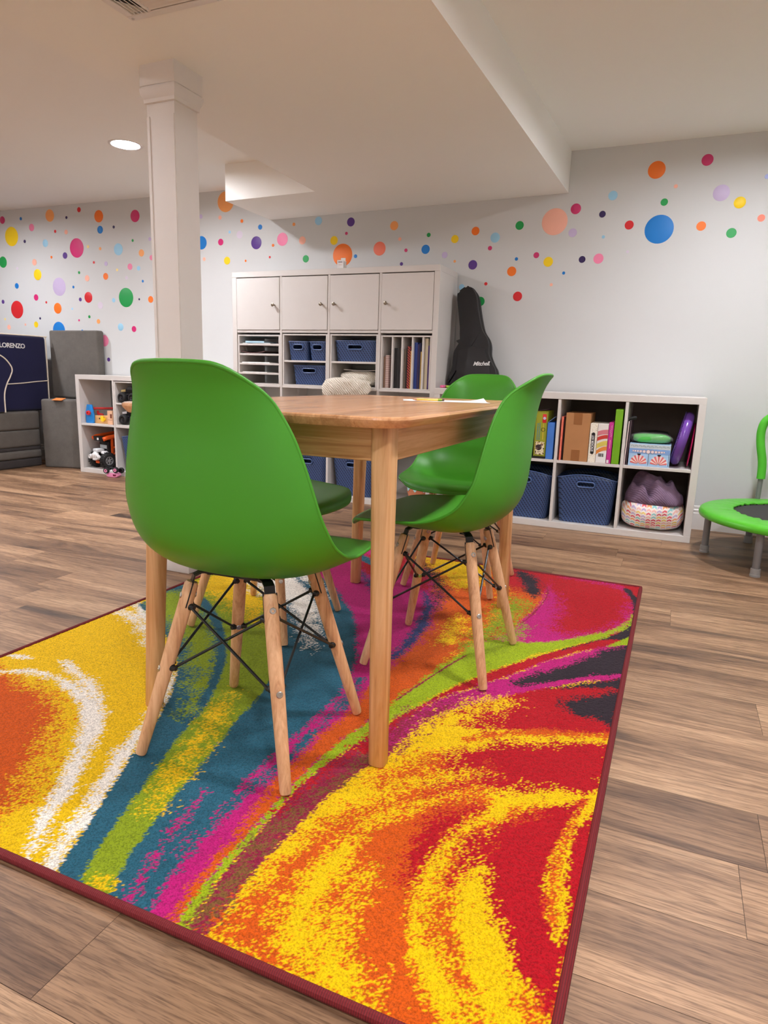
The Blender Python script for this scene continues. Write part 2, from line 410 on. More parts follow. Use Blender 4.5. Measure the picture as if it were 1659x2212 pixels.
# ================================================================ rug
RUG=[["P","t",0.004,[[0.0,1.95],[0.0,2.2],[0.45,2.2],[0.45,1.95]]],["P","m",0.004,[[0.42,1.95],[0.42,2.2],[0.62,2.2],[0.62,1.95]]],["P","r",0.004,[[0.6,1.95],[0.6,2.2],[0.8,2.2],[0.8,1.95]]],["P","r",0.004,[[1.0,1.9],[1.0,2.2],[1.7,2.2],[1.7,1.9]]],["P","r",0.004,[[1.5,1.4],[1.5,2.2],[1.7,2.2],[1.7,1.4]]],["P","o",0.05,[[-0.1,-0.1],[0.14,-0.1],[0.22,0.1],[0.27,0.25],[0.27,0.33],[0.2,0.42],[0.08,0.46],[-0.1,0.44]]],["P","o",0.05,[[-0.038,0.357],[0.14,0.424],[0.194,0.437],[0.269,0.438],[0.359,0.4],[0.455,0.312],[0.529,0.222],[0.581,0.147],[0.607,0.086],[0.519,-0.001]]],["L","w",0.016,[[0.045,0.415],[0.086,0.465],[0.141,0.5],[0.239,0.506],[0.358,0.476],[0.458,0.424],[0.512,0.376],[0.579,0.287],[0.636,0.2],[0.681,0.122],[0.719,0.06],[0.755,0.012]],[0.006,0.007,0.009,0.012,0.017,0.021,0.022,0.02,0.018,0.015,0.01,0.003]],["L","w",0.02,[[0.174,0.59],[0.294,0.542],[0.399,0.49],[0.495,0.417]],[0.006,0.012,0.012,0.01]],["L","w",0.012,[[-0.003,0.547],[0.035,0.554],[0.078,0.562]],[0.004,0.008,0.003]],["P","w",0.02,[[0.492,0.677],[0.577,0.552],[0.64,0.417],[0.71,0.264],[0.777,0.116],[0.828,-0.001],[0.804,-0.001],[0.759,0.073],[0.712,0.194],[0.642,0.339],[0.582,0.5]]],["L","w",0.03,[[-0.037,0.985],[0.094,0.938],[0.223,0.864],[0.35,0.765]],[0.012,0.02,0.02,0.008]],["P","w",0.02,[[0.014,1.021],[0.032,1.047],[0.144,0.977],[0.262,0.863],[0.18,0.911]]],["P","t",0.006,[[0.02,1.043],[0.14,0.975],[0.282,0.874],[0.407,0.775],[0.489,0.692],[0.574,0.564],[0.644,0.424],[0.719,0.247],[0.786,0.103],[0.829,0.001],[0.888,-0.006],[1.022,-0.0],[1.06,0.008],[1.046,0.127],[1.038,0.304],[1.04,0.559],[1.053,0.793],[1.002,0.974],[0.835,1.283],[0.557,1.673],[0.379,1.894],[0.076,1.908],[-0.153,1.682],[0.015,1.113]]],["P","g",0.05,[[0.05,1.074],[0.019,1.207],[0.098,1.218],[0.276,1.087],[0.472,0.889],[0.594,0.729],[0.663,0.595],[0.684,0.499],[0.595,0.619],[0.475,0.755],[0.326,0.875],[0.212,0.952]]],["L","t",0.006,[[0.012,1.268],[0.185,1.176],[0.349,1.049],[0.48,0.913],[0.564,0.801],[0.621,0.694],[0.681,0.563]],[0.012,0.016,0.02,0.022,0.022,0.018,0.014]],["P","g",0.006,[[0.887,-0.007],[0.837,0.097],[0.79,0.232],[0.725,0.425],[0.687,0.566],[0.62,0.71],[0.55,0.831],[0.421,0.992],[0.268,1.136],[0.103,1.252],[0.008,1.299],[0.015,1.464],[0.185,1.485],[0.392,1.288],[0.528,1.145],[0.61,1.025],[0.695,0.869],[0.768,0.692],[0.795,0.542],[0.838,0.365],[0.87,0.214],[0.904,0.083],[0.94,-0.003]]],["P","y",0.06,[[0.047,1.321],[0.021,1.456],[0.117,1.484],[0.224,1.435],[0.385,1.284],[0.482,1.095],[0.435,1.095],[0.318,1.191],[0.19,1.238]]],["L","y",0.045,[[0.695,0.64],[0.756,0.486],[0.811,0.323],[0.845,0.21]],[0.004,0.015,0.012,0.006]],["L","y",0.03,[[0.907,0.019],[0.909,-0.002]],[0.012,0.014]],["P","w",0.05,[[0.204,1.441],[0.19,1.562],[0.229,1.662],[0.316,1.691],[0.505,1.472],[0.678,1.151],[0.74,0.988],[0.598,1.157],[0.429,1.308],[0.333,1.347]]],["L","t",0.02,[[0.3,1.604],[0.503,1.439],[0.653,1.237]],[0.01,0.014,0.01]],["P","m",0.012,[[1.02,0.002],[0.979,0.101],[0.968,0.209],[0.954,0.413],[0.957,0.523],[0.952,0.764],[0.913,0.928],[0.847,1.085],[0.738,1.282],[0.601,1.462],[0.449,1.613],[0.307,1.726],[0.266,2.017],[0.481,2.191],[0.936,1.742],[1.087,1.276],[1.086,0.81],[1.073,0.554],[1.061,0.284],[1.066,0.101],[1.08,-0.004]]],["L","t",0.016,[[0.996,-0.002],[0.983,0.085],[0.977,0.171],[0.972,0.296],[0.981,0.416]],[0.02,0.014,0.008,0.006,0.004]],["L","t",0.018,[[0.976,0.191],[0.976,0.298],[0.991,0.393],[0.987,0.544],[0.983,0.73],[0.963,0.869]],[0.003,0.007,0.008,0.008,0.008,0.006]],["L","m",0.02,[[0.973,0.007],[0.951,0.087],[0.92,0.208],[0.906,0.28]],[0.0005,0.002,0.003,0.001]],["L","o",0.016,[[1.063,-0.005],[1.058,0.048],[1.05,0.135],[1.041,0.244],[1.034,0.326],[1.03,0.44],[1.04,0.582],[1.052,0.737],[1.054,0.884],[1.08,0.996]],[0.008,0.008,0.01,0.013,0.017,0.022,0.027,0.034,0.05,0.06]],["P","o",0.04,[[0.612,2.116],[0.694,2.133],[0.955,2.166],[1.061,2.016],[1.156,1.68],[1.18,1.374],[1.173,1.192],[1.154,1.018],[1.143,0.833],[1.072,0.744],[0.995,1.015],[1.005,1.197],[0.97,1.42],[0.92,1.629],[0.777,1.907]]],["P","y",0.07,[[0.619,2.136],[0.702,2.153],[0.964,2.158],[0.999,1.957],[0.984,1.789],[0.93,1.803],[0.822,1.933]]],["L","y",0.05,[[1.076,1.428],[1.093,1.229]],[0.02,0.02]],["L","k",0.05,[[0.6,2.109],[0.714,2.003],[0.846,1.825],[0.913,1.666],[0.949,1.495]],[0.006,0.014,0.018,0.014,0.006]],["P","r",0.03,[[0.451,1.909],[0.449,2.023],[0.594,2.106],[0.719,1.952],[0.82,1.788],[0.855,1.675],[0.744,1.816],[0.653,1.838],[0.588,1.753]]],["L","t",0.01,[[0.401,1.996],[0.453,1.967],[0.523,1.895]],[0.03,0.03,0.01]],["L","n",0.015,[[0.856,1.655],[0.923,1.517],[0.962,1.367],[0.983,1.227],[0.989,1.122],[0.986,1.034]],[0.004,0.014,0.018,0.018,0.014,0.012]],["L","n",0.03,[[0.511,1.784],[0.603,1.691],[0.718,1.539]],[0.008,0.012,0.006]],["P","r",0.04,[[1.033,2.155],[1.097,2.138],[1.232,2.111],[1.28,1.908],[1.303,1.722],[1.281,1.505],[1.253,1.341],[1.207,1.236],[1.196,1.428],[1.193,1.663],[1.119,1.907]]],["P","o",0.07,[[1.151,1.796],[1.236,1.863],[1.293,1.773],[1.279,1.568],[1.242,1.452],[1.219,1.38]]],["P","g",0.06,[[1.171,1.688],[1.199,1.761],[1.248,1.638],[1.235,1.418],[1.193,1.255],[1.182,1.16],[1.164,1.322]]],["P","k",0.02,[[1.108,2.105],[1.192,2.102],[1.236,1.972],[1.258,1.793],[1.224,1.836],[1.154,1.996]]],["P","m",0.015,[[1.184,1.227],[1.241,1.366],[1.279,1.639],[1.287,1.855],[1.276,2.058],[1.374,2.19],[1.566,2.074],[1.61,1.788],[1.576,1.589],[1.505,1.47],[1.41,1.355],[1.325,1.26],[1.239,1.137]]],["L","c",0.002,[[1.2,2.093],[1.271,1.947],[1.293,1.825],[1.287,1.643],[1.264,1.473]],[0.003,0.003,0.003,0.003,0.003]],["P","r",0.05,[[1.193,2.129],[1.303,2.131],[1.565,2.081],[1.591,1.956],[1.596,1.809],[1.571,1.649],[1.499,1.52],[1.43,1.465],[1.379,1.497],[1.36,1.711],[1.307,1.899],[1.259,2.012]]],["P","k",0.006,[[1.552,2.08],[1.586,2.068],[1.628,1.914],[1.645,1.753],[1.636,1.585],[1.605,1.501],[1.532,1.419],[1.433,1.3],[1.372,1.206],[1.366,1.237],[1.427,1.337],[1.5,1.446],[1.571,1.551],[1.601,1.664],[1.606,1.814],[1.592,1.941]]],["P","r",0.006,[[1.583,2.084],[1.672,2.091],[1.657,1.608],[1.638,1.552],[1.648,1.728],[1.629,1.915]]],["P","l",0.007,[[1.076,-0.008],[1.059,0.07],[1.054,0.156],[1.051,0.275],[1.049,0.381],[1.056,0.529],[1.081,0.674],[1.115,0.654],[1.108,0.616],[1.093,0.548],[1.07,0.45],[1.062,0.324],[1.072,0.158],[1.078,0.068],[1.097,-0.01]]],["P","l",0.012,[[1.086,0.639],[1.091,0.793],[1.113,0.917],[1.129,1.048],[1.171,1.195],[1.21,1.3],[1.309,1.335],[1.389,1.388],[1.48,1.487],[1.547,1.574],[1.595,1.7],[1.604,1.771],[1.61,1.734],[1.596,1.624],[1.526,1.481],[1.445,1.363],[1.369,1.257],[1.297,1.131],[1.247,1.031],[1.198,0.925],[1.157,0.798],[1.129,0.704],[1.116,0.574]]],["P","g",0.05,[[1.176,1.202],[1.241,1.366],[1.278,1.481],[1.282,1.321],[1.251,1.201],[1.207,1.121]]],["L","c",0.002,[[1.097,0.803],[1.122,0.929],[1.152,1.065],[1.176,1.152]],[0.003,0.003,0.003,0.003]],["P","c",0.008,[[1.099,-0.009],[1.079,0.067],[1.073,0.157],[1.064,0.321],[1.071,0.449],[1.093,0.548],[1.109,0.614],[1.141,0.679],[1.183,0.577],[1.158,0.508],[1.138,0.424],[1.125,0.35],[1.117,0.235],[1.113,0.132],[1.123,0.045],[1.116,-0.01]]],["L","r",0.02,[[1.069,0.296],[1.078,0.426],[1.1,0.535],[1.122,0.611]],[0.003,0.01,0.012,0.016]],["L","d",0.03,[[1.101,0.023],[1.099,0.083],[1.088,0.198],[1.097,0.309],[1.12,0.429],[1.139,0.524]],[0.01,0.006,0.006,0.005,0.008,0.006]],["P","r",0.008,[[1.116,0.574],[1.129,0.704],[1.159,0.795],[1.199,0.923],[1.248,1.028],[1.298,1.127],[1.37,1.249],[1.446,1.354],[1.527,1.471],[1.59,1.5],[1.559,1.44],[1.465,1.322],[1.383,1.184],[1.314,1.061],[1.254,0.957],[1.19,0.85],[1.15,0.66],[1.129,0.548]]],["P","m",0.012,[[1.146,0.669],[1.19,0.85],[1.254,0.96],[1.314,1.061],[1.392,1.207],[1.484,1.342],[1.559,1.438],[1.64,1.519],[1.634,1.2],[1.535,1.146],[1.445,1.058],[1.363,0.964],[1.29,0.879],[1.223,0.791],[1.186,0.69],[1.172,0.602]]],["P","c",0.05,[[1.135,0.688],[1.184,0.812],[1.246,0.878],[1.288,0.885],[1.223,0.791],[1.188,0.685],[1.174,0.597]]],["P","k",0.02,[[1.348,1.029],[1.362,1.085],[1.403,1.149],[1.464,1.235],[1.525,1.353],[1.588,1.438],[1.64,1.504],[1.635,1.242],[1.555,1.193],[1.48,1.121],[1.407,1.059]]],["P","l",0.006,[[1.55,1.418],[1.596,1.518],[1.638,1.579],[1.637,1.506],[1.593,1.458]]],["L","m",0.006,[[1.359,0.98],[1.442,1.077],[1.521,1.155],[1.58,1.202],[1.635,1.237]],[0.008,0.01,0.01,0.009,0.009]],["P","r",0.008,[[1.236,0.736],[1.249,0.807],[1.314,0.905],[1.381,0.994],[1.458,1.061],[1.526,1.116],[1.638,1.201],[1.634,0.99],[1.625,0.885],[1.454,0.811],[1.348,0.774]]],["P","k",0.012,[[1.435,1.042],[1.524,1.127],[1.634,1.213],[1.629,1.148],[1.587,1.124],[1.516,1.091]]],["P","k",0.02,[[1.479,0.967],[1.518,1.028],[1.568,1.074],[1.633,1.134],[1.622,0.92],[1.577,0.929],[1.526,0.929]]],["P","y",0.05,[[1.237,0.733],[1.252,0.798],[1.293,0.888],[1.346,0.929],[1.374,0.914],[1.358,0.826],[1.337,0.771]]],["P","r",0.05,[[1.3,0.778],[1.339,0.856],[1.434,0.917],[1.453,0.814],[1.369,0.784]]],["L","o",0.015,[[1.312,0.699],[1.366,0.75],[1.435,0.792],[1.507,0.824],[1.621,0.869]],[0.006,0.012,0.014,0.012,0.012]],["P","r",0.03,[[1.275,0.545],[1.288,0.601],[1.324,0.658],[1.386,0.713],[1.465,0.754],[1.625,0.818],[1.615,0.612],[1.566,0.596],[1.533,0.6],[1.469,0.578],[1.395,0.557],[1.355,0.556]]],["P","o",0.06,[[1.212,0.499],[1.247,0.56],[1.286,0.59],[1.306,0.546],[1.385,0.575],[1.369,0.544],[1.299,0.505],[1.241,0.468]]],["L","y",0.04,[[1.263,0.492],[1.31,0.534],[1.382,0.569]],[0.01,0.012,0.01]],["L","r",0.03,[[1.431,0.574],[1.361,0.536],[1.307,0.483]],[0.02,0.014,0.006]],["L","o",0.04,[[1.394,0.543],[1.325,0.491],[1.28,0.448],[1.239,0.399],[1.206,0.351],[1.188,0.29],[1.17,0.227]],[0.004,0.01,0.012,0.012,0.016,0.022,0.01]],["P","o",0.035,[[1.148,0.04],[1.13,0.077],[1.143,0.144],[1.162,0.233],[1.179,0.297],[1.194,0.269],[1.188,0.189],[1.193,0.107],[1.211,0.051],[1.25,0.016],[1.213,0.007]]],["P","o",0.03,[[1.133,0.009],[1.141,0.032],[1.158,0.026],[1.149,-0.006]]],["P","o",0.022,[[1.244,0.303],[1.276,0.382],[1.315,0.448],[1.373,0.494],[1.419,0.503],[1.42,0.463],[1.393,0.397],[1.376,0.326],[1.377,0.251],[1.394,0.177],[1.423,0.115],[1.457,0.068],[1.496,0.013],[1.379,-0.042],[1.349,-0.002],[1.315,0.042],[1.292,0.124],[1.264,0.222]]],["P","o",0.022,[[1.277,0.352],[1.257,0.293],[1.247,0.211],[1.251,0.129],[1.264,0.058],[1.281,0.002],[1.318,-0.012],[1.348,-0.009],[1.316,0.039],[1.295,0.1],[1.307,0.167],[1.323,0.242]]],["L","y",0.05,[[1.288,0.209],[1.281,0.144],[1.287,0.087],[1.316,0.038],[1.36,0.003]],[0.004,0.01,0.02,0.03,0.03]],["L","r",0.03,[[1.355,0.247],[1.346,0.312],[1.358,0.38],[1.387,0.447],[1.412,0.475]],[0.012,0.022,0.026,0.016,0.006]],["P","r",0.018,[[1.436,0.404],[1.459,0.459],[1.508,0.526],[1.574,0.571],[1.617,0.6],[1.626,0.427],[1.624,0.257],[1.617,0.123],[1.619,0.07],[1.6,0.093],[1.567,0.132],[1.535,0.168],[1.507,0.211],[1.482,0.262],[1.461,0.328],[1.431,0.359]]],["L","y",0.018,[[1.563,0.589],[1.504,0.549],[1.452,0.487],[1.413,0.422],[1.391,0.347],[1.385,0.274],[1.396,0.21],[1.416,0.148],[1.455,0.095],[1.497,0.049],[1.521,0.021]],[0.006,0.012,0.014,0.014,0.016,0.018,0.02,0.024,0.028,0.03,0.03]],["L","o",0.03,[[1.509,0.522],[1.459,0.459],[1.424,0.383],[1.409,0.303],[1.415,0.235],[1.435,0.177],[1.469,0.128],[1.508,0.088],[1.542,0.034]],[0.004,0.008,0.012,0.016,0.016,0.016,0.014,0.014,0.016]],["L","r",0.03,[[1.433,0.402],[1.421,0.335],[1.42,0.284]],[0.008,0.016,0.006]],["L","y",0.025,[[1.449,0.298],[1.448,0.246],[1.467,0.192],[1.497,0.141],[1.536,0.097],[1.57,0.047]],[0.006,0.014,0.018,0.022,0.03,0.04]],["L","o",0.03,[[1.56,0.12],[1.586,0.086],[1.603,0.059]],[0.006,0.012,0.014]],["L","y",0.01,[[1.611,0.606],[1.602,0.572],[1.583,0.511],[1.573,0.441],[1.572,0.369],[1.578,0.313],[1.589,0.265],[1.597,0.225]],[0.016,0.012,0.008,0.01,0.014,0.018,0.014,0.006]],["L","o",0.014,[[1.588,0.573],[1.573,0.484],[1.567,0.392],[1.569,0.32],[1.581,0.256]],[0.003,0.003,0.004,0.005,0.004]]]
RX0,RY0=1.125,-3.185
RW,RL=1.615,2.135
PAL={'y':(230,186,2),'w':(238,232,222),'o':(202,84,16),'t':(38,92,112),'g':(132,152,24),'m':(182,26,112),'l':(150,172,20),'c':(140,32,62),'r':(172,15,29),'k':(46,36,44),'n':(52,62,110),'d':(122,84,44)}
def vnoise(nx,ny,cell,rng):
    gx,gy=int(nx/cell)+3,int(ny/cell)+3
    g=rng.random((gx,gy))
    x=np.arange(nx)/cell; y=np.arange(ny)/cell
    i=x.astype(int); j=y.astype(int); fx=(x-i)[:,None]; fy=(y-j)[None,:]
    fx=fx*fx*(3-2*fx); fy=fy*fy*(3-2*fy)
    return (g[i][:,j]*(1-fx)*(1-fy)+g[i+1][:,j]*fx*(1-fy)+g[i][:,j+1]*(1-fx)*fy+g[i+1][:,j+1]*fx*fy)
def smooth(pts,closed,n=5):
    p=np.array(pts,float); m=len(p); out=[]
    for k in range(m if closed else m-1):
        if closed: a,b,c,d=p[(k-1)%m],p[k],p[(k+1)%m],p[(k+2)%m]
        else: a,b,c,d=p[max(k-1,0)],p[k],p[k+1],p[min(k+2,m-1)]
        for t in np.arange(n)/n:
            out.append(.5*((2*b)+(c-a)*t+(2*a-5*b+4*c-d)*t*t+(3*b-a-3*c+d)*t**3))
    if not closed: out.append(p[-1])
    return np.array(out)
def paint(S,step=.003):
    rng=np.random.default_rng(4)
    nx,ny=int(round(RW/step)),int(round(RL/step))
    X=((np.arange(nx)+.5)*step)[:,None]; Y=((np.arange(ny)+.5)*step)[None,:]
    idx=np.full((nx,ny),'y')
    for sh in S:
        typ,c,fz,pts=sh[:4]
        ns=(rng.random((nx,ny))-.5)*1.5+(vnoise(nx,ny,2.0,rng)-.5)*.8+(vnoise(nx,ny,8,rng)-.5)*.8+(vnoise(nx,ny,26,rng)-.5)*.45
        if typ=='P':
            p=smooth(pts,True,3); mg=fz*1.3+.01
        else:
            q=smooth([list(a)+[w] for a,w in zip(pts,sh[4])],False,3); p=q[:,:2]; mg=fz*1.3+max(sh[4])+.01
        lo=np.floor((p.min(0)-mg)/step).astype(int); hi=np.ceil((p.max(0)+mg)/step).astype(int)
        i0,j0=max(lo[0],0),max(lo[1],0); i1,j1=min(hi[0],nx),min(hi[1],ny)
        if i1<=i0 or j1<=j0: continue
        x=X[i0:i1]; y=Y[:,j0:j1]
        d=np.full((i1-i0,j1-j0),9.); ins=np.zeros_like(d,bool)
        m=len(p)
        for k in range(m if typ=='P' else m-1):
            a=p[k]; b=p[(k+1)%m]; e=b-a; l=e@e+1e-12
            t=np.clip(((x-a[0])*e[0]+(y-a[1])*e[1])/l,0,1)
            dd=np.hypot(x-a[0]-t*e[0],y-a[1]-t*e[1])
            if typ=='L': dd=dd-(q[k,2]*(1-t)+q[(k+1)%m,2]*t)
            d=np.minimum(d,dd)
            if typ=='P':
                c1=(a[1]>y)!=(b[1]>y)
                xi=a[0]+(y-a[1])*e[0]/(e[1] if abs(e[1])>1e-9 else 1e-9)
                ins^=c1&(x<xi)
        if typ=='P': d=np.where(ins,-d,d)
        mk=d+fz*1.0*ns[i0:i1,j0:j1]<0
        idx[i0:i1,j0:j1][mk]=c
    col=np.zeros((nx,ny,3))
    for k,v in PAL.items(): col[idx==k]=np.array(v)/255.
    return col

def build_rug():
    step=.003; col=paint(RUG,step); nx,ny=col.shape[:2]
    rng=np.random.default_rng(2)
    i,j=np.meshgrid(np.arange(nx),np.arange(ny),indexing='ij')
    co=np.zeros((nx,ny,3),np.float32); co[...,0]=(i+.5)*step; co[...,1]=(j+.5)*step
    co[...,2]=.0098+rng.random((nx,ny))*.0016
    k=(i*ny+j)[:-1,:-1].ravel(); q=np.stack([k,k+ny,k+ny+1,k+1],1)
    me=bpy.data.meshes.new('pile'); me.vertices.add(nx*ny); me.vertices.foreach_set('co',co.ravel())
    me.loops.add(q.size); me.loops.foreach_set('vertex_index',q.ravel().astype(np.int32))
    me.polygons.add(len(q)); me.polygons.foreach_set('loop_start',np.arange(0,q.size,4,dtype=np.int32))
    me.update(calc_edges=True)
    c=np.where(col<=.04045,col/12.92,((col+.055)/1.055)**2.4)
    ca=me.color_attributes.new('dye','FLOAT_COLOR','POINT')
    rgba=np.ones((nx,ny,4),np.float32); rgba[...,:3]=c; ca.data.foreach_set('color',rgba.ravel())
    t=NT('rug_pile'); at=t.add('ShaderNodeVertexColor',layer_name='dye')
    v=t.coord(); f=t.noise(v,330,2,.6); f2=t.noise(v,95,3,.6)
    col2=t.mix(.8,at.outputs[0],t.ramp(f,[(.34,(.50,.50,.50,1)),(.58,(1.1,1.1,1.1,1))]),'MULTIPLY')
    col2=t.mix(.3,col2,t.ramp(f2,[(.3,(.75,.75,.75,1)),(.65,(1.06,1.06,1.06,1))]),'MULTIPLY')
    t.bump(f,.5,.002); me.materials.append(t.fin(col2,.95,.1)); t.b.inputs['Sheen Weight'].default_value=.08
    r=thing('area_rug','multicoloured swirl patterned rug under the wooden table and green chairs','rug',(RX0,RY0,0))
    o=bpy.data.objects.new('pile',me); COL.objects.link(o); o.parent=r
    obj('backing',MB().box(.004,RW-.004,.004,RL-.004,.0005,.006),plain('jute_backing',(120,90,70),.9),r)
    b=MB(); e=.0; pr=[]
    cs=[(0,0),(RW,0),(RW,RL),(0,RL)]
    for (a,c) in zip(cs,cs[1:]+cs[:1]):
        n=60
        for q in range(n): pr.append((a[0]+(c[0]-a[0])*q/n,a[1]+(c[1]-a[1])*q/n,.0075))
    b.tube(pr,.0078,10,closed=True)
    t=NT('rug_binding'); v=t.coord((1,1,1)); wv=t.add('ShaderNodeTexWave'); wv.inputs['Scale'].default_value=90; t.l(v,wv.inputs[0])
    t.bump(wv.outputs['Fac'],.5,.001)
    ob=obj('binding',b,t.fin(t.ramp(wv.outputs['Fac'],[(0,lin((92,10,18))),(1,lin((124,16,26)))]),.8),r); ob['label']='dark red bound edge'
build_rug()
